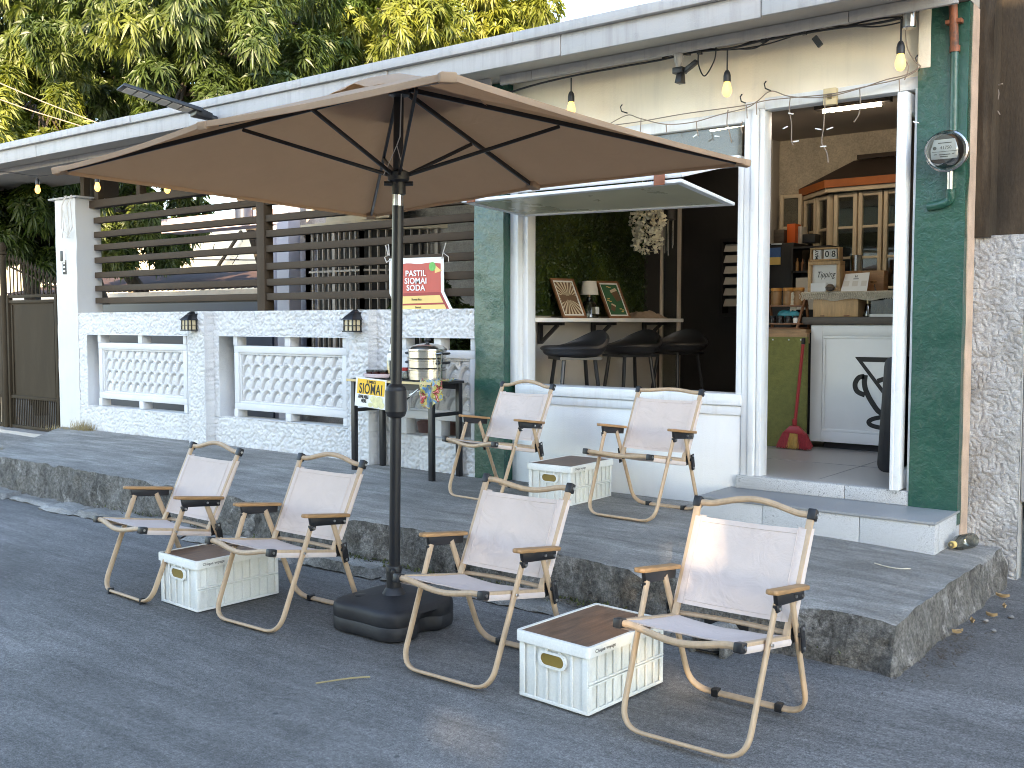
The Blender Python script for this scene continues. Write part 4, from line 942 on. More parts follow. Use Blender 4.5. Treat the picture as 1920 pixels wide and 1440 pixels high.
# base: a squarish hollow shell with hand notch on its side
BC = V((-3.215, 3.262, 0))
def base_shell():
    b = MB(); n = 96; prof = [(.93,.0),(.985,.008),(1,.025),(1,.060),(.988,.064),(1,.068),(.998,.104),(.985,.118),(.95,.127),(.88,.132),(.70,.137),(.40,.143),(.16,.147)]
    vs = []
    for (s_, z) in prof:
        for i in range(n):
            a = 2*PI*i/n; c, s2 = math.cos(a), math.sin(a); r = .216*(abs(c)**5+abs(s2)**5)**(-1/5)
            r *= 1-.05*math.exp(-((math.sin(2*a))/.35)**2)*0
            for ang in (0.0, PI):
                d = abs((a-ang+PI) % (2*PI)-PI)
                if z < .085: r *= 1-.20*max(0, 1-(d/.30)**4)*(1 if z < .07 else .5)*(1 if s_ > .5 else 0)
            for ang in (PI/2, -PI/2):
                d = abs((a-ang+PI) % (2*PI)-PI); r *= 1-.03*max(0, 1-(d/.45)**2)
            vs.append(BC+V((r*s_*c, r*s_*s2, z)))
    fs = [(j*n+i, j*n+(i+1)%n, (j+1)*n+(i+1)%n, (j+1)*n+i) for j in range(len(prof)-1) for i in range(n)]+[tuple(range(n-1,-1,-1)), tuple((len(prof)-1)*n+i for i in range(n))]
    b.add(vs, fs); return b
bs = part(base_shell(), 'base', M['base_plastic'], um, sharp=45)
b = MB(); b.lathe([(.058,.138),(.050,.150),(.040,.168),(.0335,.175),(.0335,.245),(.036,.247),(.036,.268),(.0335,.272),(.0246,.274)], BC+V((-.003,.006,0)), 20); b.cyl(BC+V((.02,-.02,.255)), BC+V((.055,-.055,.255)), .012, n=8); part(b, 'neck', M['black'], bs)
b = MB(); b.lathe([(.028,.128),(.027,.145),(.020,.147),(0,.147)], BC+V((-.115,-.09,-.004)), 16); part(b, 'filler_cap', M['black'], bs)

# ================================================================ FOOD TABLE and what is on it
tb = thing('food_table', 'narrow black legged food table with yellow edge against the garden wall', 'table', (-5.15, 5.37, .25)); TX0, TX1, TY0, TY1, TZ = -5.56, -4.765, 5.215, 5.535, .945
b = MB(); b.box(TX0-.02, TX1+.01, TY0-.018, TY1+.01, TZ-.022, TZ-.004); part(b, 'tabletop', M['black'], tb, bevel=.002)
b = MB(); b.box(TX0-.022, TX1+.012, TY0-.024, TY0-.0185, TZ-.020, TZ-.003); part(b, 'edge_strip', M['yel_edge'], tb)
for x, y in ((TX0, TY0), (TX1-.035, TY0), (TX0, TY1-.035), (TX1-.035, TY1-.035)):
    b = MB(); b.box(x, x+.036, y, y+.036, .235, TZ-.023); part(b, 'leg', M['black_metal'], tb, bevel=.002)
b = MB()
b.box(TX0+.037, TX1-.037, TY0+.006, TY0+.03, TZ-.065, TZ-.023); b.box(TX1-.029, TX1-.007, TY0+.037, TY1-.037, .70, .725); b.box(TX0+.006, TX0+.028, TY0+.037, TY1-.037, .70, .725)
b.box(TX0+.037, TX1-.037, TY1-.03, TY1-.006, TZ-.065, TZ-.023)
part(b, 'rail', M['black_metal'], tb)
b = MB(); rng = random.Random(8)
for i in range(26): x = rng.uniform(TX0, TX1-.06); y = TY0-.012+rng.uniform(0, .25); b.bar((x, y, TZ-.001), (x+rng.uniform(.02,.07), y+rng.uniform(-.02,.02), TZ+.003), .02, .005)
part(b, 'cloth', M['ink'], tb)
# steamer
PC = V((-4.945, 5.37, TZ)); R_ = .135
pot = thing('steamer_pot', 'three tier aluminium food steamer with domed lid on the food table', 'pot', PC)
for i, (z0, z1) in enumerate(((.0, .080), (.085, .148), (.153, .212))):
    b = MB(); b.lathe([(R_*.93,z0),(R_*.985,z0+.006),(R_*.985,z1-.012),(R_*1.02,z1-.008),(R_*1.02,z1),(R_*.9,z1)], (0,0,0), 40); o = b.build('tier', M['pot'], pot)
    if i:
        for s_ in (-1, 1):
            b = MB(); b.tube(fillet([(s_*R_*.98, -.045, z1-.028), (s_*(R_+.04), -.045, z1-.022), (s_*(R_+.04), .045, z1-.022), (s_*R_*.98, .045, z1-.028)], .02), .008, 8); b.build('handle', M['black'], o)
b = MB(); b.lathe([(R_*1.01,.2125),(R_*1.0,.220),(R_*.86,.238),(R_*.55,.252),(R_*.2,.259),(0,.2595)], (0,0,0), 40); lid = b.build('lid', M['pot'], pot)
b = MB(); b.lathe([(.014,.259),(.012,.270),(.024,.281),(.023,.294),(0,.296)], (0,0,0), 16); b.build('knob', M['black'], lid)
bt = thing('sauce_bottle', 'tall clear bottle of dark soy sauce beside the umbrella pole', 'bottle', (-5.285, 5.36, TZ))
b = MB(); b.lathe([(.03,0),(.033,.005),(.033,.125),(.033,.13),(.0325,.131)], (0,0,0), 20); b.build('sauce', M['sauce'], bt)
b = MB(); b.lathe([(.0345,.0),(.0345,.15),(.026,.19),(.013,.215),(.012,.235),(.0,.236)], (0,0,0), 20); b.build('bottle', M['bottle_glass'], bt)
b = MB(); b.lathe([(.0345,.132),(.035,.152),(.030,.178),(.016,.212),(.013,.236),(.009,.25),(0,.25)], (0,0,0), 20); b.build('cap', M['paper'], bt)
tr = thing('sauce_tray', 'pale pink tray holding plastic tubs of red chili sauce', 'tray', (-5.395, 5.34, TZ+.004))
b = MB(); b.lathe([(.9,.0),(1.0,.006),(1.06,.03),(1.04,.031),(.97,.01),(0,.008)], (0,0,0), 28)
b.v = [(x*.118, y*.092, z) for x, y, z in b.v]; b.build('dish', M['pink'], tr)
b = MB()
k = 0
for dx, dy in ((-.07, -.02), (.0, -.03), (.065, -.02), (-.03, .035), (.04, .04)):
    t_ = thing('sauce_tub', ['clear tub of chili sauce at the left of the pink tray', 'clear tub of pale chili sauce at the front of the pink tray', 'clear tub of red sauce beside the dark bottle', 'clear sauce tub at the back left of the pink tray', 'clear sauce tub at the back right of the pink tray'][k], 'tub', (-5.395+dx, 5.34+dy, TZ+.014), group='sauce tubs on the pink tray'); k += 1
    q = MB(); q.lathe([(.024,0),(.029,.032),(0,.033)], (0,0,0), 16); q.build('sauce', M['chili'], t_); q = MB(); q.lathe([(.025,-.001),(.031,.044),(.033,.046),(.031,.047)], (0,0,0), 16); q.build('tub', M['bottle_glass'], t_)
jr = thing('condiment_jar', 'small red lidded condiment jar behind the umbrella pole on the food table', 'jar', (-5.13, 5.33, TZ))
b = MB(); b.lathe([(.03,0),(.032,.01),(.032,.05),(.027,.06),(0,.061)], (0,0,0), 16); b.build('jar', M['bottle_glass'], jr); b = MB(); b.lathe([(.026,.0615),(.029,.063),(.029,.085),(0,.086)], (0,0,0), 16); b.build('lid', M['red_plastic'], jr)
b = MB()
for s_ in (-1, 1): b.tube([(-4.775+s_*.012, 5.30, TZ+.0), (-4.77+s_*.014, 5.30, TZ+.10), (-4.765+s_*.028, 5.29, TZ+.19)], .0035, 6)
b.tube([(-4.79, 5.29, TZ+.19), (-4.74, 5.29, TZ+.195)], .0035, 6)
tag(b.build('wire_tongs', M['rivet']), 'thin wire tongs standing behind the steamer pot', 'tongs')
tg = thing('serving_tongs', 'silver tongs with black handles hanging below the table edge', 'tongs', (-4.98, 5.19, .8))
b = MB(); b.bar((-.10,0,-.055), (.03,0,.035), .006, .018, up=(0,1,0)); b.build('handle', M['black'], tg, bevel=.002); b = MB(); b.bar((.031,0,.036), (.12,0,.095), .006, .02, up=(0,1,0)); b.bar((.031,0,.05), (.13,.01,.085), .006, .016, up=(0,1,0)); b.build('arm', M['rivet'], tg, bevel=.002)
def bagmat():
    m, nt, b_, N, L = _mat('printed bag'); v = coords(nt); f = noise_node(nt, 22, 4, .6, v, .8)
    c = ramp(nt, f, [(.30, (.03,.10,.28)), (.42, (.14,.28,.40)), (.47, (.45,.33,.05)), (.53, (.48,.40,.12)), (.58, (.02,.02,.02)), (.64, (.55,.04,.04)), (.72, (.7,.68,.62))]); L(c, b_.inputs['Base Color']); b_.inputs['Roughness'].default_value = .3; return m
b = MB()
def bagf(u, v):
    x = -4.86+u*.20; z = TZ+.012-(v**1.4)*(.20-.06*abs(u-.4)*2)+.03*math.sin(u*3)*(1-v); y = 5.195-.02*math.sin(u*11)*v-.015*noise.noise(V((u*5, v*5, 2)))
    if v < .35: y = 5.195+(.35-v)*.5; z = TZ+.012+.02*noise.noise(V((u*7, v*7, 3)))
    return (x, y, z)
b.grid(bagf, 24, 24); tag(b.build('plastic_bag', bagmat(), thick=.002), 'crumpled plastic bag in blue, yellow and red print on the table corner', 'bag')
# siomai sign
sg = thing('menu_card', 'yellow laminated card reading JUMBO SIOMAI hanging on the front of the food table', 'sign', (-5.345, 5.186, .845))
TLs, TRs, BRs, BLs = [onY(x, y, 5.186) for x, y in ((668,706), (725,713), (722,769), (665,760))]
def sgp(u, v, d=0): return TLs.lerp(TRs, u).lerp(BLs.lerp(BRs, u), v)+V((0, -d, 0))
def sgq(u0, v0, u1, v1, d, mat, name, parent=sg):
    b = MB(); b.add([sgp(u0,v1,d), sgp(u1,v1,d), sgp(u1,v0,d), sgp(u0,v0,d)], [(0,1,2,3)]); return part(b, name, mat, parent, thick=.0008)
sgq(0, 0, 1, 1, 0, M['paper'], 'card'); yo = sgq(.06, .05, .96, .56, .0016, M['yellow_sign'], 'yellow_panel')
su = (TRs-TLs).normalized(); sw = (TLs-BLs).normalized()
text('JUMBO', .030, sgp(.52, .135, .003), su, sw, M['ink'], 'lettering', sg, bold=.0004); text('SIOMAI', .104, sgp(.51, .385, .003), su, sw, M['ink'], 'lettering', sg, bold=.0014, sx=.66, spacing=1.08)
text('AVAILABLE', .034, sgp(.28, .66, .003), su, sw, M['ink'], 'lettering', sg, bold=.0010, sx=.62); text('HERE', .034, sgp(.30, .80, .003), su, sw, M['ink'], 'lettering', sg, bold=.0010, sx=.68)
b = MB()
for u, v, r in ((.62,.70,.12), (.80,.72,.13), (.70,.85,.13), (.88,.86,.11), (.52,.90,.08)):
    c = sgp(u, v, .0032+.0005*u); b.add([c+V((math.cos(a)*r*.28, 0, math.sin(a)*r*.22)) for a in [2*PI*i/12 for i in range(12)]], [tuple(range(12))])
part(b, 'dumpling_picture', M['pale_yel'], sg)

# banner behind the wall top
bn = thing('menu_banner', 'red menu banner reading PASTIL SIOMAI SODA tied to the slats', 'banner', (-5.3, 5.69, 1.5))
BQ = lambda x, y, d=0: onY(x, y, 5.690-d)
TL_, TR_ = BQ(729.5, 485), BQ(832.5, 481.5); ML_, MR_ = BQ(730.5, 551), BQ(833, 547); BL_, BR_ = BQ(752, 600), BQ(858, 598)
def bp(u, v, d=0):
    k = .63
    if v < k: p = TL_.lerp(TR_, u).lerp(ML_.lerp(MR_, u), v/k)
    else: p = ML_.lerp(MR_, u).lerp(BL_.lerp(BR_, u), (v-k)/(1-k))
    return p+V((0, -d+.0015*math.sin(u*4), 0))
def bq(u0, u1, v0, v1, d, mat, name, topw=None):
    b = MB(); b.grid(lambda u, v: bp(u0+(u1-u0)*u, v0+(v1-v0)*v+(topw(u)*(1-v) if topw else 0), d), 10, 8); return part(b, name, mat, bn, thick=.0008)
bq(0, 1, 0, 1, 0, M['paper'], 'sheet'); bq(.055, .945, .105, .63, .002, M['red_print'], 'red_panel', lambda u: .012*math.sin(u*14)); bq(.055, .945, .63, 1, .002, M['red_dark'], 'red_panel')
bq(.10, .90, .672, .775, .0035, M['gold'], 'price_strip'); bq(.10, .90, .80, .93, .0035, M['gold'], 'price_strip')
bu = (TR_-TL_).normalized(); bw = V((0,0,1))
for s_, v in (('PASTIL', .285), ('SIOMAI', .42), ('SODA', .545)): text(s_, .060, bp(.50, v, .008), bu, bw, M['white_print'], 'lettering', bn, bold=.0012, sx=1.12, spacing=1.06)
text('Siomai Rice', .022, bp(.46, .722, .009), bu, bw, M['ink'], 'lettering', bn); text('Siomai', .022, bp(.42, .83, .009), bu, bw, M['ink'], 'lettering', bn); text('Steamed or Fried', .020, bp(.52, .885, .009), bu, bw, M['ink'], 'lettering', bn)
b = MB(); c = bp(.80, .17, .005); r = .034; b.add([c+V((math.cos(a)*r, 0, math.sin(a)*r)) for a in [2*PI*i/16 for i in range(16)]], [tuple(range(16))]); part(b, 'lime_picture', M['lime'], bn)
b = MB(); c = bp(.88, .19, .0045); b.add([c+V((-.02,0,.02)), c+V((.05,0,-.025)), c+V((-.02,0,-.04))], [(0,1,2)]); c = bp(.09, .19, .0045); b.add([c+V((-.02,0,-.02)), c+V((.06,0,-.02)), c+V((.02,0,.05))], [(0,1,2)]); part(b, 'lemon_picture', M['gold'], bn)
b = MB(); p = bp(.03, .02, .004); b.tube([p, p+V((-.03,-.01,-.02)), p+V((-.05,-.012,.02)), p+V((-.01,-.012,.035)), p+V((-.03,-.02,.11)), p+V((.0,-.02,.115)), p+V((.0,-.01,.03))], .005, 5); p = bp(.97, .03, .004); b.tube([p, p+V((.03,-.02,.04)), p+V((.06,-.02,.11))], .004, 5); b.tube([p+V((.03,-.02,.04)), p+V((.08,-.02,.01)), p+V((.085,-.02,-.03))], .003, 5); part(b, 'tie_string', M['wire_white'], bn)

# ================================================================ ON THE FRONT: meter, lights, wires
mt = thing('electric_meter', 'round glass electric meter with metal conduit on the green column', 'meter', (-1.535, 5.59, 2.215))
b = MB(); b.lathe([(.09,.03),(.098,.0),(.103,-.03),(.105,-.05),(.098,-.056)], (0,0,0), 32, 'y'); b.build('housing', M['silver'], mt)
b = MB(); b.lathe([(.0975,-.054),(.096,-.085),(.088,-.12),(.072,-.14),(.0,-.146)], (0,0,0), 32, 'y'); b.build('glass_dome', glass('meter glass', (.7,.72,.7), .2, .03), mt)
b = MB(); b.lathe([(.086,-.058),(.084,-.06),(0,-.06)], (0,0,0), 32, 'y'); b.build('backplate', M['black'], mt)
b = MB(); b.prism([(-.062,-.045),(.062,-.045),(.066,0),(.050,.052),(-.050,.052),(-.066,0)], (0,-.085,.002), (1,0,0), (0,0,1), .006); fp = b.build('faceplate', M['paper'], mt)
text('41750', .022, V((.008,-.0925,.012)), (1,0,0), (0,0,1), M['ink'], 'lettering', mt, world=False, ext=.0002)
b = MB(); b.box(-.060, .060, -.0925, -.0915, -.008, -.006)
for x0, x1, z in ((-.03,.035,.036), (-.025,.03,-.022), (-.05,-.035,-.02), (.038,.05,-.02), (-.02,.02,-.032)): b.box(x0, x1, -.0925, -.0915, z-.002, z+.002)
b.cyl((-.046,-.09,.012), (-.046,-.0928,.012), .009, n=12); b.build('dial', M['ink'], fp)
b = MB(); b.cyl((.015,.0,.50), (.018,.0,.105), .021, n=12); b.build('conduit', M['green'], mt)
b = MB(); b.cyl((.003,-.03,.84), (.014,.0,.505), .021, n=12); b.build('rusty_conduit', M['rust'], mt)
b = MB(); b.box(-.028, .05, -.028, .03, .64, .66); b.lathe([(.026,.50),(.026,.53)], (.0145,0,0), 12); b.build('clamp', M['rust'], mt)
b = MB(); b.cyl((.012,-.02,-.10), (.012,-.015,-.19), .016, n=12); b.build('outlet_pipe', M['silver'], mt)
b = MB(); b.tube(fillet([(.012,-.012,-.185), (.012,-.0,-.245), (-.035,.0,-.262), (-.10,.01,-.268)], .04), .024, 12); b.build('elbow', M['green'], mt)

sol = thing('solar_street_light', 'black solar street lamp head jutting out from the roof edge', 'lamp', (-6.95, 5.06, 2.955))
D_ = (V((-7.16, 4.40, 3.10))-V((-6.95, 5.06, 2.955))); u = D_.normalized(); s_ = u.cross(V((0,0,1))).normalized(); n_ = s_.cross(u); L_ = D_.length
sol_M = Matrix((s_, u, n_)).transposed().to_4x4()
b = MB(sol_M); b.hexa([(-.10,.10,.0),(.10,.10,.0),(.10,L_,.0),(-.10,L_,.0),(-.095,.10,.032),(.095,.10,.032),(.095,L_-.01,.026),(-.095,L_-.01,.026)]); b.build('lamp_head', M['black'], sol, bevel=.006)
b = MB(sol_M); b.hexa([(-.04,0,-.02),(.04,0,-.02),(.075,.14,-.028),(-.075,.14,-.028),(-.03,0,.03),(.03,0,.03),(.085,.15,.034),(-.085,.15,.034)]); b.cyl((0,-.06,0), (0,.03,0), .026, n=12); b.build('mount', M['black'], sol, bevel=.006)
b = MB(sol_M)
for i in range(6): y0 = .17+i*(L_-.19)/6; b.box(-.083, .083, y0, y0+(L_-.19)/6-.016, -.004, .001)
b.build('panel', M['led_pane'], sol)

def cable(pts, r, n=6, sub=10):
    """smooth curve through points"""
    pts = [V(p) for p in pts]; out = []
    for i in range(len(pts)-1):
        p0, p1, p2, p3 = pts[max(0,i-1)], pts[i], pts[i+1], pts[min(len(pts)-1,i+2)]
        for j in range(sub):
            t = j/sub; out.append(.5*((2*p1)+(p2-p0)*t+(2*p0-5*p1+4*p2-p3)*t*t+(3*p1-p0-3*p2+p3)*t**3))
    out.append(pts[-1]); return out
BYL = 5.45
def bulb(parent, top, drop=.10):
    b = MB(); b.tube([top, top-V((0,0,drop))], .005, 6); z = top-V((0,0,drop)); b.lathe([(.010,.0),(.017,-.012),(.021,-.03),(.021,-.062),(.018,-.064)], z, 12); so = part(b, 'socket', M['black'], parent)
    b = MB(); z2 = z-V((0,0,.064)); b.lathe([(.015,0),(.019,-.014),(.027,-.042),(.026,-.060),(.016,-.080),(.0,-.086)], z2, 14); part(b, 'bulb', M['bulb'], so)
    b = MB(); b.tube([z2-V((0,0,.02)), z2-V((0,0,.062))], .004, 6); part(b, 'filament', M['filament'], so)
st1 = thing('string_light', 'black string of warm filament bulbs under the eave above the shop door', 'string lights', (-2.7, BYL, 2.9))
pp = [onY(x, y, BYL) for x, y in ((935,180), (1000,160), (1071,143), (1150,128), (1240,112), (1300,98), (1366,91), (1430,76), (1500,64), (1560,54), (1640,44), (1690,34))]
b = MB(); b.tube(cable(pp, .006), .0065, 6); b.tube(cable([p+V((0,.01,.012+.012*math.sin(i*2.3))) for i, p in enumerate(pp[4:])], .004), .005, 6); b.tube(cable([p+V((0,.02,.02*math.cos(i*1.7))) for i, p in enumerate(pp[5:])], .004), .004, 6)
q = onY(1310, 98, BYL); b.tube(cable([q, q+V((.0,0,-.07)), q+V((.04,0,-.14)), q+V((.10,0,-.06)), q+V((.11,0,.02))], .004), .004, 6); q = onY(1385, 92, BYL); b.tube(cable([q, q+V((.10,0,-.01)), q+V((.2,0,.03)), q+V((.26,0,.06))], .004), .004, 6)
part(b, 'cable', M['black'], st1)
for x, y, dr in ((1071, 146, .085), (1364, 90, .125), (1690, 36, .11)): bulb(st1, onY(x, y, BYL), dr)
b = MB()
for x, y in ((1312,98), (1432,76), (1508,61), (1290,100)): p = onY(x, y, BYL); b.box(p.x-.012, p.x+.012, BYL-.015, BYL+.012, p.z-.012, p.z+.02)
p = onY(1527, 70, BYL); b.bar(p, p+V((.035,0,-.05)), .018, .03)
part(b, 'clip', M['black'], st1)
st2 = thing('string_light', 'string of small warm bulbs hanging under the left eave over the slat screen', 'string lights', (-9, 5.32, 2.75))
pp = [onY(x, y, 5.32) for x, y in ((-60,330), (0,322), (70,330), (130,323), (182,324), (250,318), (313,324), (420,312), (470,330))]
b = MB(); b.tube(cable(pp, .005), .005, 6); part(b, 'cable', M['black'], st2)
for x, y in ((70, 331), (182, 325), (313, 326)): bulb(st2, onY(x, y, 5.32), .02)

cam_ = thing('security_camera', 'small black floodlight camera hanging from the eave on a white bracket', 'camera', onY(1278, 110, 5.42))
b = MB(); b.lathe([(.0,.03),(.026,.028),(.028,.0),(.018,-.03),(.014,-.05),(0,-.05)], (-.02,0,0), 14); b.build('bracket', M['fascia'], cam_)
b = MB(); b.box(-.045, .02, -.03, .03, -.085, -.05); b.hexa([(-.03,-.03,-.14),(.012,-.03,-.14),(.012,.03,-.14),(-.03,.03,-.14),(-.022,-.02,-.086),(.012,-.02,-.086),(.012,.02,-.086),(-.022,.02,-.086)]); b.bar((.02,0,-.075), (.10,0,-.03), .03, .025); b.build('body', M['black'], cam_, bevel=.003)
jb = thing('junction_tin', 'small shiny metal tin fixed under the eave beside the right bulb', 'fixture', onY(1705, 42, 5.46))
b = MB(); b.lathe([(.035,.05),(.035,-.025),(.03,-.03),(0,-.03)], (0,0,0), 16); b.build('can', M['silver'], jb)
ot = thing('outlet_plate', 'yellowed outlet plate above the shop door', 'outlet', onY(1556, 181, SY-.03)); b = MB(); b.box(-.036, .036, -.008, .03, -.045, .045); b.build('plate', M['outlet'], ot, bevel=.004); b = MB(); b.box(-.014, .014, -.011, -.006, -.016, .016); b.build('socket', M['brass'], ot, bevel=.002)
# icicle fairy lights over door and window
fy = thing('fairy_lights', 'unlit icicle fairy light wire draped over the door and window header', 'string lights', (-2.6, SY-.05, 2.6)); WY = SY-.05
fx = lambda x, y, o=0: onY(x, y, WY-o)
b = MB()
for pts in ([(1140,234),(1176,216),(1200,222),(1248,233),(1300,229),(1350,215),(1400,202),(1420,190),(1446,171),(1482,181),(1546,182),(1612,166),(1660,150),(1700,140),(1727,125)],
            [(1140,236),(1200,228),(1280,214),(1360,203),(1400,197),(1440,188),(1500,182),(1560,176),(1620,163),(1690,147),(1722,130)],
            [(1698,45),(1700,85),(1712,110),(1726,124)], [(1695,112),(1703,122),(1702,135),(1696,150)]): b.tube(cable([fx(*p) for p in pts], .003), .0032, 5)
for pts in ([(1202,222),(1201,240),(1200,250)], [(1249,234),(1250,248)], [(1306,228),(1307,243),(1310,255)], [(1365,206),(1363,232),(1368,250),(1372,268)], [(1400,198),(1401,222)], [(1393,228),(1389,236),(1392,250)], [(1482,180),(1480,205),(1484,232),(1484,262),(1487,272)], [(1547,182),(1546,212),(1544,240),(1541,268),(1550,285),(1553,305)], [(1612,166),(1613,195),(1610,215),(1601,229)], [(1686,147),(1687,175),(1685,205),(1692,235)], [(1418,190),(1419,215)]): b.tube(cable([fx(*p, .01) for p in pts], .003), .0032, 5)
part(b, 'wire', M['wire'], fy)
b = MB()
for x, y, a in ((1478,212,.6), (1477,237,2.5), (1487,266,.2), (1548,212,.1), (1550,243,.0), (1538,275,.3), (1540,243,3.2), (1608,200,.2), (1688,205,0), (1366,238,2.6), (1340,255,.5), (1307,252,2.4), (1712,228,.6)):
    p = fx(x, y, .012); b.bar(p, p+V((math.cos(a)*.035, 0, -math.sin(a)*.03+.008)), .006, .006)
part(b, 'led', M['paper'], fy)
b = MB()
for x, y in ((1176,212), (1445,170), (1728,123), (1400,194)):
    p = onY(x, y, SY+.01); b.tube([p, p+V((0,-.03,0)), p+V((-.008,-.055,.004)), p+V((-.012,-.06,.03)), p+V((-.006,-.05,.045))], .004, 6)
part(b, 'hook', M['black'], fy)

# ================================================================ INSIDE THE SHOP
hp = thing('hedge_panel', 'dark green artificial leaf panel covering the wall above the bar shelf', 'wall panel', (-4.61, 6.9, 2.1))
rng = random.Random(12); vs, fs = [], []
for i in range(11000):
    y, z = rng.uniform(5.82, 7.74), rng.uniform(1.42, 2.88); p = V((-4.60+rng.uniform(0,.035), y, z)); a = rng.uniform(0, 6.3); l = rng.uniform(.012, .024)
    d = V((rng.uniform(.2,.9), math.cos(a), math.sin(a))).normalized()*l; w = d.cross(V((1, rng.uniform(-.5,.5), rng.uniform(-.5,.5)))).normalized()*l*.45; k = len(vs)
    vs += [p, p+d*.5+w, p+d, p+d*.5-w]; fs.append((k,k+1,k+2,k+3))
L0 = hp.location; raw('leaves', [tuple(p-L0) for p in vs], fs, M['hedge'], hp)
b = MB(); b.box(-4.618, -4.603, 5.82, 7.74, 1.40, 2.885); part(b, 'backing', M['leaf_d'], hp)
bsf = thing('bar_shelf', 'white wall mounted bar shelf on black brackets inside the window', 'shelf', (-4.47, 6.9, 1.38))
b = MB(); b.box(-4.60, -4.335, 5.80, 7.95, 1.352, 1.382); part(b, 'shelf_board', M['white_print'], bsf, bevel=.003)
for y in (6.22, 6.93, 7.72):
    b = MB(); b.box(-4.60, -4.575, y-.018, y+.018, 1.19, 1.350); b.box(-4.574, -4.38, y-.018, y+.018, 1.328, 1.350); b.bar((-4.58, y, 1.20), (-4.43, y, 1.33), .024, .024); part(b, 'bracket', M['black_metal'], bsf)
def make_stool():
    t = thing('bar_stool', 'black bar stool', 'stool')
    def seat(u, v):                                                 # low curved back rises on one side
        a = 2*PI*u; r = .225*math.sin(PI*min(1, v*1.0)*.5+.0)*1.0; lift = max(0, math.cos(a-.35))**2*.11*v**3; drop = .04*(1-v)**2
        return (r*math.cos(a)*1.0, r*math.sin(a), .735-.03*(1-v*v)+lift)
    b = MB(); b.grid(seat, 40, 10); b.grid(lambda u, v: V(seat(u, v))+V((0,0,-.035-.03*(1-v*v))), 40, 10)
    b.grid(lambda u, v: V(seat(u, 1))+V((.018*math.sin(PI*v)*math.cos(2*PI*u), .018*math.sin(PI*v)*math.sin(2*PI*u), -.035*v)), 40, 4); b.build('seat', M['black'], t, merge=True, sharp=60)
    for a in (.78, 2.36, 3.93, 5.5):
        c, s_ = math.cos(a), math.sin(a); b = MB(); b.tube([(c*.155, s_*.155, .66), (c*.255, s_*.255, 0)], .014, 10); b.build('leg', M['black_metal'], t)
    b = MB(); b.tube([(.21*math.cos(2*PI*i/24), .21*math.sin(2*PI*i/24), .28) for i in range(24)], .008, 8, closed=True); b.build('footrest', M['black_metal'], t)
    b = MB(); b.box(-.15, .15, -.15, .15, .64, .66); b.build('seat_plate', M['black_metal'], t); return t
st0 = make_stool()
for i, (y, lab) in enumerate(((5.99, 'black bar stool nearest the window, under the left picture frame'), (6.72, 'black bar stool in the middle of the three at the bar shelf'), (7.46, 'black bar stool farthest back at the bar shelf, in the dark'))):
    c = st0 if i == 0 else copy_tree(st0); c.location = (-4.12, y, FZ); c.rotation_euler = (0, 0, .9+.2*i); tag(c, lab, 'stool', 'black stools along the bar shelf')
def picture(y0, lab, back, design):
    t = thing('picture_frame', lab, 'picture', (-4.40, y0, 1.383)); w, h = .225, .325; u = V((.28, .96, 0)).normalized(); up = V((-.42, .05, .9)).normalized(); n = u.cross(up)
    Mx = Matrix((u, up, n)).transposed().to_4x4()
    b = MB(Mx); f = .016
    b.box(-w/2, w/2, 0, f, -.01, .010); b.box(-w/2, w/2, h-f, h, -.01, .010); b.box(-w/2, -w/2+f, f, h-f, -.01, .010); b.box(w/2-f, w/2, f, h-f, -.01, .010); b.build('frame', M['wood_frame'], t, bevel=.002)
    b = MB(Mx); b.box(-w/2+f, w/2-f, f, h-f, -.008, .002); b.build('mat', M['paper'], t)
    b = MB(Mx); b.box(-w/2+f+.014, w/2-f-.014, f+.014, h-f-.014, .0025, .0035); pr = b.build('print', back, t)
    design(Mx, w, h, pr)
brown_print = pm('brown print', (.16,.085,.045), .1, 8, .6); green_print = pm('green print', (.03,.12,.05), .1, 8, .6); cream_print = pm('cream print', (.62,.52,.38), .08, 8, .6)
def rays(Mx, w, h, pr):
    b = MB(Mx); cx, cy = 0, h*.5
    for k in range(26):
        a, c = 2*PI*k/26, 2*PI*(k+.5)/26
        def hit(t): 
            dx, dy = math.cos(t), math.sin(t); s_ = min((w/2-.031)/max(1e-6, abs(dx)), (h/2-.031)/max(1e-6, abs(dy))); return (cx+dx*s_, cy+dy*s_, .0042)
        b.add([(cx+.02*math.cos(a), cy+.02*math.sin(a), .0042), hit(a), hit(c), (cx+.02*math.cos(c), cy+.02*math.sin(c), .0042)], [(0,1,2,3)])
    b.build('sunburst', cream_print, pr)
    b = MB(Mx)
    for s_ in (-1, 1): b.prism([(s_*.02,-.02), (s_*.075,-.04), (s_*.08,.02), (s_*.03,.03), (0,.012)], (0, h*.5, .0045), (1,0,0), (0,1,0), .001)
    b.build('hands', brown_print, pr)
def beer(Mx, w, h, pr):
    b = MB(Mx)
    for cx, cy, a, s_ in ((.04, .20, .3, 1.0), (-.035, .09, -.5, .6)):
        c_, s2 = math.cos(a), math.sin(a); T = lambda x, y: (cx+(x*c_-y*s2)*s_, cy+(x*s2+y*c_)*s_)
        b.prism([T(-.03,-.05), T(.03,-.05), T(.034,.03), T(-.034,.03)], (0,0,.0045), (1,0,0), (0,1,0), .001, 0); b.prism([T(-.037,.032), T(.037,.032), T(.034,.058), T(-.034,.055)], (0,0,.0045), (1,0,0), (0,1,0), .001, 1)
    b.build('glasses', [brown_print, cream_print], pr)
    b = MB(Mx)
    for x, y in ((-.05,.17),(-.06,.155),(-.04,.145),(.04,.08),(.06,.07),(.05,.055),(.0,.27),(-.02,.275)): b.box(x-.012, x+.012, y-.004, y+.004, .004, .005)
    b.build('small_print', M['gold'], pr)
picture(6.40, 'brown sunburst poster in a wooden frame leaning left of the table lamp', brown_print, rays)
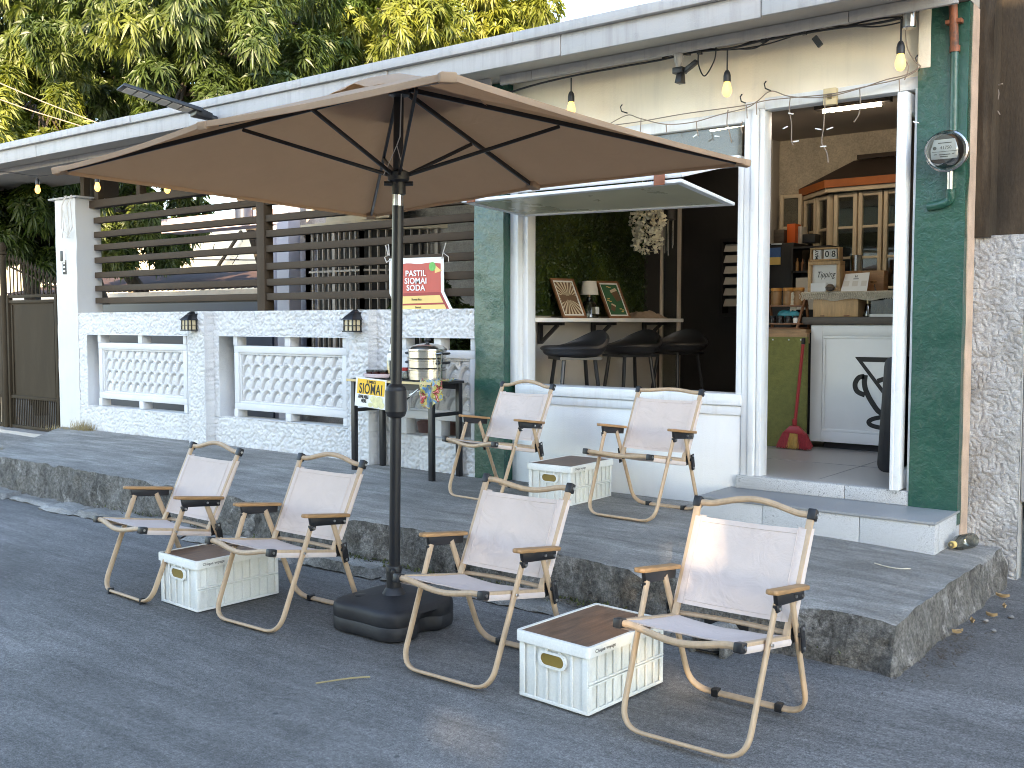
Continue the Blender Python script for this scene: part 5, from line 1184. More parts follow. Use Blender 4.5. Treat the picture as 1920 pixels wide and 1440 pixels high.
picture(7.03, 'green poster with drinking glasses in a wooden frame right of the table lamp', green_print, beer)
lm = thing('table_lamp', 'small white shaded lamp on a clear bottle between the two framed posters', 'lamp', (-4.44, 6.65, 1.383))
b = MB(); b.lathe([(.068,0),(.072,.006),(.066,.06),(.050,.115),(.022,.135),(.018,.16),(0,.161)], (0,0,0), 24); b.build('base', M['bottle_glass'], lm)
b = MB(); b.lathe([(.014,.162),(.014,.19),(0,.19)], (0,0,0), 12); b.build('stem', M['brass'], lm)
b = MB(); b.lathe([(.070,.178),(.054,.282),(.0,.283)], (0,0,0), 28); b.build('lamp_shade', M['shade'], lm)
b = MB(); b.box(.03,.071,-.012,.03,.03,.085); b.build('label_paper', M['paper'], lm)
b = MB()
def twl(u, v):
    y = 7.30+u*.42; x = -4.58+v*.22; e = min(u, 1-u, .25)*4; f = min(v, 1-v, .3)/.3
    return (x, y, 1.384+.062*min(1, e)**.6*f**.5*(.8+.4*noise.noise(V((u*5, v*5, 2))))+.012*noise.noise(V((u*12, v*9, 4))))
b.grid(twl, 40, 18); tag(b.build('folded_towel', M['towel']), 'rumpled beige towel at the end of the bar shelf', 'towel')
wr = thing('hanging_flowers', 'cream hanging cluster of artificial flowers in the window opening', 'decoration', (-4.13, 6.98, 2.09))
rng = random.Random(3); vs, fs = [], []
for i in range(900):
    a, z = rng.uniform(0, 2*PI), rng.uniform(-.20, .33); r = .105*math.sqrt(max(.1, 1-((z-.05)/.34)**2))*rng.uniform(.6, 1.1)+.012*math.sin(z*30); p = V((r*math.cos(a), r*math.sin(a), z)); d = V((math.cos(a)+rng.gauss(0,.5), math.sin(a)+rng.gauss(0,.5), rng.gauss(-.2,.6))).normalized()*rng.uniform(.02,.036); w = d.cross(V((rng.gauss(0,1), rng.gauss(0,1), rng.gauss(0,1)))).normalized()*.017; n = d.cross(w).normalized()*.006; k = len(vs)
    vs += [p, p+d*.55+w+n, p+d+n*2, p+d*.55-w+n]; fs.append((k,k+1,k+2,k+3))
raw('petals', [tuple(p) for p in vs], fs, M['petal'], wr)
b = MB(); b.tube([(0,0,.3),(0,0,.80)], .004, 5); b.build('cord', M['wire'], wr)
wc = thing('wind_chime', 'dark wind chime with silver tubes hanging beside the cream flowers', 'wind chime', (-4.06, 7.2, 2.15))
b = MB(); b.lathe([(.0,.14),(.03,.12),(.045,.06),(.05,.0),(.0,-.002)], (0,0,0), 16); b.tube([(0,0,.14),(0,0,.74)], .003, 5); b.build('top', M['dark'], wc); b = MB()
for k in range(5): a = 2*PI*k/5; b.cyl((.035*math.cos(a), .035*math.sin(a), -.004), (.035*math.cos(a), .035*math.sin(a), -.20-.02*k), .006, n=8)
b.build('tube', M['silver'], wc)
gd = thing('glass_door', 'dark glass door in a thin metal frame at the back of the bar', 'door', (-4.35, 8.05, FZ))
b = MB(); 
for x in (-4.60, -4.43, ): b.box(x-.012, x+.012, 8.02, 8.05, FZ, 2.55)
b.box(-4.588, -4.442, 8.02, 8.05, 2.52, 2.55); part(b, 'frame', M['grille'], gd); b = MB(); b.box(-4.588, -4.442, 8.03, 8.036, FZ, 2.52); part(b, 'pane', M['glass'], gd)
jl = thing('louvre_window', 'dark louvred window with pale slats at the back beside the door post', 'window', (-4.07, 8.42, 1.8))
b = MB()
for i in range(6):
    z = 2.0-i*.095; b.hexa([(-4.16,8.34,z-.035),(-3.96,8.34,z-.035),(-3.96,8.345,z-.035),(-4.16,8.345,z-.035),(-4.16,8.38,z+.032),(-3.96,8.38,z+.032),(-3.96,8.385,z+.032),(-4.16,8.385,z+.032)])
part(b, 'slat', M['shade'], jl); b = MB(); b.box(-4.19,-4.165,8.33,8.45,1.40,2.08); b.box(-3.955,-3.93,8.33,8.45,1.40,2.08); b.box(-4.165,-3.955,8.33,8.45,2.05,2.08); b.box(-4.165,-3.955,8.33,8.45,1.40,1.43); part(b, 'frame', M['dark'], jl)  # cream slat colour stands in for daylight reflected by the louvres
# counter
ct = thing('service_counter', 'white panelled coffee counter with a black pour-over cup emblem', 'counter', (-2.2, 7.4, FZ)); CY = 7.185
b = MB(); b.box(-2.885, -1.40, CY, CY+.55, .50, 1.332); M['counter'] = pm('counter white', (.86,.85,.82), .03, 4, .4)
part(b, 'cabinet', M['counter'], ct, bevel=.003)
b = MB(); 
for x0, x1, z0, z1 in ((-2.885,-2.80,.50,1.33), (-2.80,-1.40,1.255,1.33), (-2.80,-1.40,.50,.575)): b.box(x0, x1, CY-.014, CY-.0005, z0, z1)
b.box(-2.80, -1.40, CY-.007, CY-.0005, 1.235, 1.2545); b.box(-2.80, -1.40, CY-.007, CY-.0005, .5755, .595); b.box(-2.7995, -2.78, CY-.007, CY-.0005, .5955, 1.2345); part(b, 'front_moulding', M['counter'], ct, bevel=.003)
b = MB(); b.box(-2.80, -1.4, CY+.04, CY+.5, FZ, .499); part(b, 'plinth', M['dark'], ct)
b = MB(); b.box(-2.945, -1.38, CY-.035, CY+.58, 1.334, 1.388); part(b, 'countertop', M['wood_dark'], ct, bevel=.004)
EY = CY-.0012
def stroke(pts, w, closed=False):
    b.sweep(pts, RECT(.002, w), closed=closed, up=(0,1,0))
b = MB(); ex = lambda x, y: onY(x, y, EY)
def poly_px(pts): b.prism([(p.x, p.z) for p in [onY(x, y, EY) for x, y in pts]], (0, EY, 0), (1,0,0), (0,0,1), .002)
tl = onY(1603, 669, EY); zt_ = tl.z
E0 = V((tl.x, EY, tl.z))                                            # emblem laid out in metres from its top left corner
pl = lambda pts: b.prism(pts, E0, (1,0,0), (0,0,1), .002)
pl([(0,0),(.62,0),(.575,-.033),(.055,-.033)]); pl([(0,0),(.055,-.033),(.335,-.385),(.30,-.385)]); pl([(.62,0),(.30,-.385),(.268,-.385),(.575,-.033)])
def arc(pts, w):
    pts = [E0+V((x, -.001, z)) for x, z in pts]; c = cable(pts, .01, sub=8); b.sweep(c, RECT(w, .002), up=(0,1,0))
arc([(.16,-.165),(.22,-.145),(.31,-.135),(.40,-.145),(.46,-.165)], .032)
arc([(.075,-.125),(.07,-.18),(.085,-.24),(.13,-.32),(.19,-.385),(.31,-.42),(.43,-.385),(.49,-.32),(.535,-.24),(.55,-.18),(.545,-.125)], .036)
arc([(.07,-.135),(.03,-.145),(.005,-.19),(.02,-.24),(.075,-.265)], .034)
arc([(.20,-.41),(.13,-.43),(.105,-.455),(.15,-.48),(.31,-.495),(.47,-.48),(.515,-.455),(.49,-.43),(.42,-.41)], .030)
part(b, 'emblem', M['ink'], ct)
gs = thing('green_partition', 'green burlap covered low board left of the white counter', 'board', (-3.05, 7.09, FZ))
b = MB(); b.box(-3.42, -2.872, 7.075, 7.10, FZ, 1.245); part(b, 'board', M['green_board'], gs, bevel=.004)
b = MB(); 
for x in (-3.13, -3.01, -2.92, -3.25): b.lathe([(.007,0),(.005,-.004),(0,-.005)], (x, 7.0745, 1.225), 8, 'y')
part(b, 'tack', M['rivet'], gs); b = MB(); b.box(-3.42, -2.89, 7.11, 7.16, 1.20, 1.275); b.box(-3.42, -2.90, 7.11, 7.4, 1.276, 1.30); part(b, 'rail', M['wood_mid'], gs)
br = thing('broom', 'red handled broom leaning on the green board beside the counter', 'broom', (-2.99, 7.03, FZ))
h0, h1 = onY(1490, 800, 6.99), onY(1507, 634, 7.055)
b = MB(); b.tube([h0, h0.lerp(h1, .93)], .0115, 10); part(b, 'handle', M['red_plastic'], br); b = MB(); b.tube([h0.lerp(h1, .931), h1], .013, 10); part(b, 'grip', M['black'], br)
hd = V((h0.x, h0.y, .60)); b = MB(); b.hexa([hd+V(p) for p in ((-.085,-.022,-.035),(.085,-.022,-.035),(.085,.022,-.035),(-.085,.022,-.035),(-.03,-.016,.02),(.03,-.016,.02),(.03,.016,.02),(-.03,.016,.02))]); b.tube([hd+V((0,0,.02)), hd+V((0,0,.07))], .018, 10); part(b, 'head', M['red_plastic'], br, bevel=.008)
for nm, ra, mt_ in (('red_bristle', ((-.10,-.035),), 'broom_red'), ('red_bristle', ((.035,.10),), 'broom_red'), ('straw_bristle', ((-.035,.035),), 'broom_yel')):
    rng = random.Random(2); b = MB()
    for a, c in ra:
        for i in range(int((c-a)*2600)):
            x = rng.uniform(a, c); y = rng.uniform(-.02,.02); p = hd+V((x*.82, y, -.03)); q = hd+V((x*1.22+rng.gauss(0,.004), y*1.7, -.138+rng.uniform(-.008,.016))); b.bar(p, q, .0028, .0028)
    part(b, nm, M[mt_], br)
# goods at the counter
wb = thing('wooden_box', 'plain pine box standing on the counter under the macrame shelf', 'box', (-2.72, 7.3, 1.388)); b = MB(); b.box(-2.885, -2.56, 7.20, 7.5, 1.389, 1.535)
part(b, 'box', M['wood_light'], wb, bevel=.003); b = MB(); b.box(-2.83,-2.80,7.196,7.199,1.392,1.399); b.box(-2.66,-2.62,7.196,7.199,1.392,1.399); part(b, 'hinge', M['rust'], wb)
ms = thing('macrame_shelf', 'raised counter shelf edged with a cream macrame runner', 'shelf', (-2.3, 7.3, 1.54)); b = MB(); b.box(-3.02, -1.45, 7.19, 7.47, 1.537, 1.557)
for x in (-2.95, -1.5): b.box(x-.015, x+.015, 7.42, 7.45, 1.389, 1.536)
part(b, 'board', M['wood_mid'], ms)
b = MB(); b.grid(lambda u, v: (-3.04+u*1.6, 7.183-.004*math.sin(v*9), 1.567-v*.058-.008*math.sin(u*40)*v-.02*max(0, .1-u)*10*v*math.sin(u*70)), 160, 6)
for i in range(100): x = -3.03+i*.0158; b.tube([(x, 7.176, 1.562), (x+.012, 7.174, 1.536), (x+.002, 7.176, 1.512)], .0042, 5)
b.grid(lambda u, v: (-3.05+u*.07+.02*v*math.sin(u*5), 7.18+.03*u, 1.555-v*(.13-.05*u)+.008*math.sin(u*16)), 10, 10); part(b, 'runner', M['macrame'], ms)
cl = thing('block_calendar', 'wooden block calendar showing MAY 08 on top of the tipping box', 'calendar', (-2.80, 7.22, 1.785))
c0, c1 = onY(1520.5, 489, 7.2), onY(1576, 464, 7.2); x0, x1, z0, z1 = c0.x, c1.x, 1.786, 1.879
b = MB(); f = .011; b.box(x0, x1, 7.18, 7.25, z0, z0+f); b.box(x0, x1, 7.18, 7.25, z1-f, z1); b.box(x0, x0+f, 7.18, 7.25, z0+f, z1-f); b.box(x1-f, x1, 7.18, 7.25, z0+f, z1-f); part(b, 'frame', M['wood_light'], cl, bevel=.002)
wx = x1-x0
for bx0, bx1, tx in ((.10,.36,None), (.46,.69,'0'), (.695,.90,'8')):
    b = MB(); b.box(x0+wx*bx0, x0+wx*bx1, 7.185, 7.24, z0+f+.001, z1-f-.004); bl = part(b, 'block', M['paper'], cl, bevel=.002)
    c = V((x0+wx*(bx0+bx1)/2, 7.1845, (z0+z1)/2-.003))
    if tx: text(tx, .062, c, (1,0,0), (0,0,1), M['ink'], 'lettering', bl, bold=.0008, ext=.0003)
    else: text('MAY', .034, c, (0,0,1), (-1,0,0), M['ink'], 'lettering', bl, bold=.0006, ext=.0003)
tp = thing('tipping_box', 'framed wooden tip box with handwritten Tipping on its glass', 'box', (-2.8, 7.24, 1.57)); x0, x1, z0, z1 = -2.925, -2.690, 1.568, 1.784
b = MB(); f = .026
b.box(x0, x1, 7.19, 7.29, z0, z0+f); b.box(x0, x1, 7.19, 7.29, z1-f, z1); b.box(x0, x0+f, 7.19, 7.29, z0+f, z1-f); b.box(x1-f, x1, 7.19, 7.29, z0+f, z1-f); part(b, 'frame', M['wood_light'], tp, bevel=.003)
b = MB(); b.box(x0+f, x1-f, 7.215, 7.23, z0+f, z1-f); part(b, 'panel', M['paper'], tp); text('Tipping', .060, ((x0+x1)/2+.005, 7.2135, (z0+z1)/2+.012), (1,0,0), (0,0,1), M['ink'], 'lettering', tp, shear=.35, sx=.75, ext=.0003)
b = MB(); b.box(x0+.03, x0+.14, 7.175, 7.188, z0+.0, z0+.06); part(b, 'note_stack', M['white_print'], tp); b = MB(); b.lathe([(.0,.0),(.03,.01),(.034,.03),(.015,.05),(0,.052)], (x1-.06, 7.17, z0), 9); part(b, 'pine_cone', M['wood_dark'], tp)
pc = thing('payment_card', 'tilted white counter card beside the tipping box', 'card', (-2.61, 7.22, 1.57)); b = MB(); b.hexa([(-2.685,7.195,1.568),(-2.50,7.195,1.568),(-2.50,7.20,1.568),(-2.685,7.20,1.568),(-2.675,7.26,1.692),(-2.505,7.26,1.698),(-2.505,7.265,1.698),(-2.675,7.265,1.692)]); part(b, 'card', M['paper'], pc)
b = MB(); 
for x in (-2.655, -2.592, -2.530): b.hexa([(x-.020,7.2115,1.602),(x+.020,7.2115,1.602),(x+.020,7.213,1.602),(x-.020,7.213,1.602),(x-.020,7.2305,1.64),(x+.020,7.2305,1.64),(x+.020,7.232,1.64),(x-.020,7.232,1.64)])
part(b, 'gray_square', M['shade'], pc)
b = MB(); b.tube([(-2.60,7.2445,1.678),(-2.597,7.242,1.668),(-2.588,7.242,1.668),(-2.583,7.2445,1.678)], .002, 5); b.box(-2.61,-2.573,7.235,7.2385,1.652,1.656); part(b, 'small_emblem', M['ink'], pc)
tm = thing('steel_tumbler', 'shiny steel tumbler on a wooden block behind the white card', 'tumbler', onY(1605, 500, 7.42)); b = MB(); b.lathe([(.035,-.03),(.042,.08),(.040,.081),(.034,-.02),(0,-.02)], (0,0,0), 22); b.build('cup', M['silver'], tm); 
tag(MB().box(-2.74, -2.44, 7.36, 7.46, 1.5575, 1.715).build('wooden_stand', M['wood_mid'], bevel=.004), 'wooden stand under the steel tumbler behind the white card', 'stand')
sp = thing('tall_spoon', 'steel serving spoon standing among bar tools on the counter', 'spoon', onY(1640, 545, 7.3))
b = MB(); b.lathe([(0,-.012),(.02,-.004),(.027,.008)], (-.01,0,.06), 14); b.build('bowl', M['silver'], sp); b = MB(); b.tube([(-.005,0,.045),(.03,0,-.09)], .004, 6); b.build('stem', M['silver'], sp)
tk = thing('straw_tank', 'clear tank of straws on the counter beside the door leaf', 'tank', onY(1665, 585, 7.3)); tk.location.z = 1.388
b = MB(); 
for x0,x1,y0,y1 in ((-.10,.10,-.06,-.056), (-.10,.10,.056,.06), (-.10,-.096,-.056,.056), (.096,.10,-.056,.056)): b.box(x0,x1,y0,y1,.02,.145)
b.build('tank', M['bottle_glass'], tk); b = MB(); b.box(-.105,.105,-.065,.065,0,.0195); b.build('base', M['paper'], tk)
b = MB(); rng = random.Random(7)
for i in range(16): x = rng.uniform(-.08,.08); b.tube([(x, rng.uniform(-.04,.04), .02), (x+rng.uniform(-.05,.05), rng.uniform(-.04,.04), .13)], .003, 5)
b.build('straw', M['ink'], tk)
pk = thing('pepper_mill', 'dark bottle with a gold collar on the counter right of the pine box', 'bottle', onY(1628, 590, 7.28)); pk.location.z = 1.388
b = MB(); b.lathe([(.034,0),(.036,.01),(.024,.06),(.018,.09),(0,.09)], (0,0,0), 16); b.build('bottle', M['bottle_glass'], pk); b = MB(); b.lathe([(.019,.0905),(.020,.135),(0,.136)], (0,0,0), 16); b.build('collar', M['brass'], pk)
rk = thing('ladder_rack', 'small wooden ladder rack holding jars left of the counter', 'rack', (-3.13, 7.2, 1.25))
b = MB()
for x in (-3.235, -2.955):
    b.bar((x-.015, 7.12, 1.302), (x+.015, 7.19, 1.60 if x < -3.1 else 1.52), .016, .02, up=(0,1,0)); b.bar((x, 7.30, 1.302), (x+.006, 7.22, 1.56), .016, .02, up=(0,1,0))
for z, y in ((1.345, 7.125), (1.475, 7.155)): b.box(-3.25, -2.94, y-.006, y+.10, z-.012, z)
b.box(-3.25, -2.94, 7.10, 7.34, 1.3005, 1.312); part(b, 'frame', M['wood_frame'], rk, bevel=.002)
for i, (x, lab) in enumerate(((-3.165, 'amber lidded honey coloured jar at the left of the rack'), (-3.075, 'amber lidded jar with a white label in the middle of the rack'), (-2.995, 'amber lidded jar half behind the macrame fringe'))):
    t = thing('storage_jar', lab, 'jar', (x, 7.205, 1.4755), group='amber lidded jars on the ladder rack')
    q = MB(); q.lathe([(.036,0),(.038,.006),(.038,.096),(.034,.102),(0,.102)], (0,0,0), 18); q.build('jar', M['jar_honey'], t); q = MB(); q.lathe([(.039,.1025),(.040,.122),(.036,.125),(0,.125)], (0,0,0), 18); q.build('lid', M['jar_lid'], t)
for i, (x, lab) in enumerate(((-3.175, 'dark spice jar at the left of the low shelf'), (-3.115, 'dark spice jar second on the low shelf'), (-3.055, 'dark spice jar below the teal bag'), (-2.995, 'pale spice jar at the right of the low shelf'))):
    t = thing('spice_jar', lab, 'jar', (x, 7.17, 1.3455), group='small dark jars on the low rack shelf')
    q = MB(); q.lathe([(.024,0),(.025,.03),(.022,.038),(0,.038)], (0,0,0), 14); q.build('jar', M['sauce'] if i < 3 else M['paper'], t); q = MB(); q.lathe([(.0235,.0385),(.0235,.052),(0,.053)], (0,0,0), 14); q.build('lid', M['black'], t)
b = MB(); 
def bag2(u, v): a = 2*PI*u; r = math.sin(PI*v); return (-3.07+.095*r*math.cos(a)*(1+.2*noise.noise(V((u*6, v*5, 1)))), 7.215+.03*r*math.sin(a), 1.405+.04*(1-v*2)*1.0*(.6+.4*u)+.02*noise.noise(V((u*5, v*7, 8))))
b.grid(bag2, 24, 12); tag(b.build('teal_bag', M['teal']), 'crumpled teal plastic bag on the low shelf of the ladder rack', 'bag')
fr = thing('refrigerator', 'black refrigerator with blue and yellow labels behind the ladder rack', 'refrigerator', (-3.45, 8.1, FZ))
b = MB(); b.box(-3.70, -3.34, 7.92, 8.38, FZ, 1.985); part(b, 'body', M['black'], fr, bevel=.01)
b = MB(); p0, p1 = onY(1441, 465, 7.91), onY(1463, 496, 7.91); b.box(p0.x, p1.x, 7.911, 7.917, p1.z+.06, p0.z); part(b, 'label', M['blue_label'], fr); b = MB(); b.box(p0.x, p1.x, 7.911, 7.917, p1.z, p1.z+.06); part(b, 'label', M['gold'], fr)
b = MB(); p0 = onY(1446, 458, 7.915); b.box(p0.x, p0.x+.09, 7.912, 7.918, p0.z-.006, p0.z+.006); part(b, 'badge', M['rivet'], fr)
for nm, lab, cat, (xa, ya, xb, yb), Y, mt_ in (('carton', 'orange carton standing on the black refrigerator', 'box', (1475, 419, 1491, 448), 8.1, 'orange_box'), ('carton', 'gray carton beside the orange one on the refrigerator', 'box', (1492, 424, 1503, 450), 8.16, 'shade'), ('carton', 'brown paper packet on the refrigerator left of the orange carton', 'packet', (1450, 430, 1470, 446), 8.05, 'wood_dark'), ('speaker_box', 'black box on the shelf right of the orange carton', 'box', (1504, 438, 1528, 456), 7.95, 'black')):
    p0, p1 = onY(xa, yb, Y), onY(xb, ya, Y); zb_ = 1.986 if nm == 'carton' else p0.z; b = MB(); b.box(p0.x, p1.x, Y, Y+.12, zb_, p1.z); tag(b.build(nm, M[mt_], bevel=.004), lab, cat)
sh = thing('spice_shelf', 'dark shelf crowded with bottles behind the block calendar', 'shelf', (-3.2, 7.95, 1.6)); b = MB(); b.box(-3.335, -3.02, 7.86, 8.04, 1.93, 1.945); b.box(-3.335, -3.02, 7.86, 8.04, 1.74, 1.755); b.box(-3.335, -3.32, 7.86, 8.04, FZ, 1.9295); b.box(-3.035, -3.02, 7.86, 8.04, FZ, 1.7395); b.box(-3.035,-3.02,7.86,8.04,1.7555,1.9295); b.box(-3.3195, -3.0355, 8.02, 8.04, FZ, 1.7395); part(b, 'rack', M['dark'], sh)
rng = random.Random(9)
for i in range(9):
    t = thing('shelf_bottle', 'one of the small brown bottles crowded on the dark shelf behind the calendar', 'bottle', (-3.30+i*.031, 7.90+.03*(i % 2), 1.7555), group='small bottles on the dark shelf')
    hh = rng.uniform(.07, .14); q = MB(); q.lathe([(.014,0),(.0145,hh*.65),(.006,hh*.8),(.006,hh),(0,hh)], (0,0,0), 10); q.build('bottle', [M['jar_honey'], M['wood_frame'], M['sauce']][i % 3], t)
b = MB(); b.box(-3.29, -3.10, 7.85, 7.858, 1.45, 1.70); tag(b.build('paper_notice', M['shade']), 'gray sheet of paper hung below the dark bottle shelf', 'paper')
bb = thing('black_signboard', 'black round cornered board standing behind the open door leaf', 'board', (-1.7, 6.3, FZ))
zt_ = onY(1662, 668, 6.14).z; hb = zt_-FZ-.015
b = MB(); b.prism([(p.x, p.y) for p in fillet([(0,0,0), (.56,0,0), (.56,hb,0), (0,hb,0)], .06, 6, True)], (-2.052, 6.13, FZ+.015), (.97,.10,0), (.045,.02,1), -.03); part(b, 'panel', M['black'], bb, bevel=.004)
b = MB(); b.box(-1.96,-1.93,6.18,6.42,FZ,FZ+.014); part(b, 'foot', M['black'], bb); b = MB(); b.box(-1.62,-1.59,6.22,6.45,FZ,FZ+.014); part(b, 'foot', M['black'], bb)
mp = thing('menu_poster', 'white menu sheet with a latte picture seen through the door glass', 'poster', (-1.74, 6.0, 1.7))
p0, p1 = onY(1699, 541, 7.1), onY(1716, 463, 7.1); b = MB(); b.box(p0.x, p0.x+.34, 7.1, 7.104, p0.z, p1.z); part(b, 'sheet', M['paper'], mp); b = MB()
for k in range(9): b.box(p0.x+.10, p0.x+.24, 7.0985, 7.0995, p1.z-.05-.018*k, p1.z-.044-.018*k)
part(b, 'print', M['ink'], mp); b = MB(); c = V((p0.x+.06, 7.0985, p0.z+.06)); b.add([c+V((.055*math.cos(a), 0, .05*math.sin(a))) for a in [2*PI*i/16 for i in range(16)]], [tuple(range(16))]); part(b, 'picture', M['wood_mid'], mp)
tl_ = thing('tube_light', 'lit white fluorescent tube on the shop ceiling above the counter', 'ceiling light', (-2.62, 7.2, 2.85))
q0, q1 = onZ(1545, 205, 2.845), onZ(1654, 191, 2.845); b = MB(); b.bar(q0+V((-.06,.0,.02)), q1+V((.06,0,.02)), .07, .045); part(b, 'fitting', M['dark'], tl_); b = MB(); b.tube([q0+V((0,-.02,-.018)), q1+V((0,-.02,-.018))], .013, 10); part(b, 'tube', M['tube'], tl_)
tl2 = thing('tube_light', 'lit fluorescent tube seen through the glass above the flap window', 'ceiling light', (-3.5, 6.6, 2.85))
q0, q1 = onZ(1335, 240, 2.845), onZ(1396, 229, 2.845); b = MB(); b.bar(q0+V((0,.0,.02)), q1+V((0,0,.02)), .07, .045); part(b, 'fitting', M['dark'], tl2); b = MB(); b.tube([q0+V((0,-.02,-.018)), q1+V((0,-.02,-.018))], .013, 10); part(b, 'tube', M['tube'], tl2)

# ================================================================ NEIGHBOUR WALL
nw = thing('neighbour_wall', 'bare brown concrete wall with a rough gray stucco base right of the shop', 'wall', (-1.2, 5.85, 0))
def dash2(x, z): p = V((x*27, z*27, 3)); a = noise.noise(p)+.4*noise.noise(p*2.1); return .004*noise.noise(p*.4)-.0075*max(0, 1-abs(a)/.24)
b = MB(); b.grid(lambda u, v: (-1.475+u*.265, 5.80-dash2(u*.265, v*1.84)*(1 if .0 < u else 1), -.04+v*1.84), 40, 260); b.grid(lambda u, v: (-1.21+dash2(u*.2+5, v*1.84)*0+.002, 5.80-(dash2(.265, v*1.84) if u == 0 else 0)+u*.12, -.04+v*1.84), 8, 260)
b.grid(lambda u, v: (-1.475+u*.265, 5.80+v*.12-(dash2(u*.265, 1.84) if v == 0 else 0), 1.80), 40, 4); part(b, 'stucco_base', M['stucco_gray'], nw, merge=True)
b = MB(); b.box(-1.206, -1.16, 5.83, 5.93, .42, 1.80); part(b, 'downpipe', M['fascia'], nw, bevel=.006)
b = MB(); b.box(-1.158, 3.8, 5.86, 6.0, -.04, 1.80); part(b, 'base_wall', M['stucco_gray'], nw)
b = MB(); b.grid(lambda u, v: (-1.465+u*.085+noise.noise(V((u, v*12, 1)))*.006, 5.78+noise.noise(V((u*3, v*14, 5)))*.008, 1.79+v*2.6), 8, 80); b.grid(lambda u, v: (-1.38+(noise.noise(V((1, v*12, 1)))*.006 if u == 0 else 0)+u*.012, 5.78+(noise.noise(V((3, v*14, 5)))*.008 if u == 0 else 0)+u*.1, 1.79+v*2.6), 3, 80)
b.box(-1.37, 3.8, 5.875, 6.0, 1.802, 4.39); b.box(-1.46,-1.381,5.80,6.0,1.802,4.39); part(b, 'upper_wall', M['brown_wall'], nw)
b = MB(); b.tube(cable([onY(1866, 158, 5.86), onY(1873, 175, 5.85), onY(1868, 200, 5.855), onY(1875, 215, 5.85)], .002), .003, 5); b.tube([onY(1862, 163, 5.86), onY(1880, 157, 5.84)], .004, 5); part(b, 'old_wire', M['wire'], nw)

# ================================================================ BEHIND THE SCREEN: old house, yard, far wall
hs = thing('old_house', 'gray stuccoed house with a grilled bay window behind the slat screen', 'house', (-8, 8.4, .15))
b = MB(); b.grid(lambda u, v: (-9.85+u*5.2, 8.42+noise.noise(V((u*160, v*85, 2)))*.008, .1+v*2.9), 160, 90); b.box(-9.85, -4.66, 8.44, 8.6, .1, 2.96); part(b, 'wall', M['house_gray'], hs)
b = MB(); b.cyl((-9.98, 8.15, .1), (-9.98, 8.15, 2.6), .075, n=16); part(b, 'drain_pipe', M['lilac'], hs); b = MB(); b.box(-9.80, -9.58, 8.02, 8.2, .1, 2.96); part(b, 'column', M['lilac'], hs, bevel=.006)
b = MB(); b.box(-6.55, -6.05, 8.36, 8.42, .1, 2.7); part(b, 'pilaster', M['stucco_in'], hs)
def grilled(xa, xb, xc, xd, zt, lab):
    b = MB(); r = [V((xa, 8.42, 0)), V((xb, 7.92, 0)), V((xc, 7.92, 0)), V((xd, 8.42, 0))]
    vs = [p+V((0,0,z)) for z in (zt, zt+.10) for p in r]; b.add(vs, [(0,1,2,3)[::-1], (4,5,6,7), (0,1,5,4), (1,2,6,5), (2,3,7,6)]); bw_ = part(b, 'bay_window', M['cream_trim'], hs); bw_['label'] = lab
    b = MB(); o = V(((xa+xd)/2, 8.25, 0))
    for p, q in zip(r, r[1:]):
        p, q = p.lerp(o, .12), q.lerp(o, .12); L = (q-p).length; n = max(2, int(L/.085))
        for i in range(n+1): w_ = .045 if i in (0, n, n//2) else .014; s_ = p.lerp(q, i/n); b.box(s_.x-w_/2, s_.x+w_/2, s_.y-.015, s_.y+.015, .95, zt-.001)
        for z in (1.0, 1.32, 1.62, 1.92, 2.22): b.bar(p+V((0,0,z)), q+V((0,0,z)), .02, .022)
    part(b, 'grille', M['grille'], bw_); b = MB(); i_ = [p.lerp(o, .3) for p in r]
    for p, q in zip(i_, i_[1:]): b.add([p+V((0,0,.95)), q+V((0,0,.95)), q+V((0,0,zt)), p+V((0,0,zt))], [(0,1,2,3)])
    part(b, 'dark_pane', M['dark'], bw_); b = MB(); b.add([p+V((0,0,z)) for z in (.6, .93) for p in r], [(0,1,5,4), (1,2,6,5), (2,3,7,6), (4,5,6,7)]); part(b, 'sill', M['house_gray'], bw_)
grilled(-9.75, -9.25, -8.25, -7.45, 2.36, 'cream trimmed bay window with white grilles behind the umbrella'); grilled(-6.0, -5.6, -4.9, -4.67, 2.42, 'second bay window beside the green column')
b = MB(); b.box(-9.35, -9.30, 8.30, 8.34, .95, 2.3); b.box(-9.85, -9.46, 8.36, 8.40, 1.0, 2.3); part(b, 'casement', M['lilac'], hs)
b = MB(); b.add([(-8.9,8.42,2.62),(-7.9,8.42,2.62),(-7.9,8.0,2.52),(-8.9,8.0,2.52)], [(0,1,2,3)]); b.box(-8.9,-7.9,7.99,8.01,2.47,2.52); part(b, 'awning', M['cream_trim'], hs, thick=.01)
b = MB(); b.box(-16.5, -9.9, 8.02, 8.05, .1, 1.60)
tag(b.build('metal_sheet_fence', M['navy']), 'dark navy sheet fence across the yard behind the left slat bay', 'fence')
sr = thing('shed', 'low shed with a dark corrugated roof behind the navy sheet', 'shed', (-13.5, 10, .1)); b = MB(); b.grid(lambda u, v: (-19+u*8.2, 9.3+v*2.2, 1.86+v*.42+.022*math.sin(u*8.2/.15*2*PI)), 440, 4); part(b, 'roof', M['roof_old'], sr, thick=.01); b = MB(); b.box(-19, -10.8, 9.27, 9.295, 1.74, 1.82); part(b, 'gutter', M['grille'], sr); b = MB(); b.box(-19, -10.85, 9.6, 11.4, .1, 1.78); part(b, 'wall', M['dark'], sr)
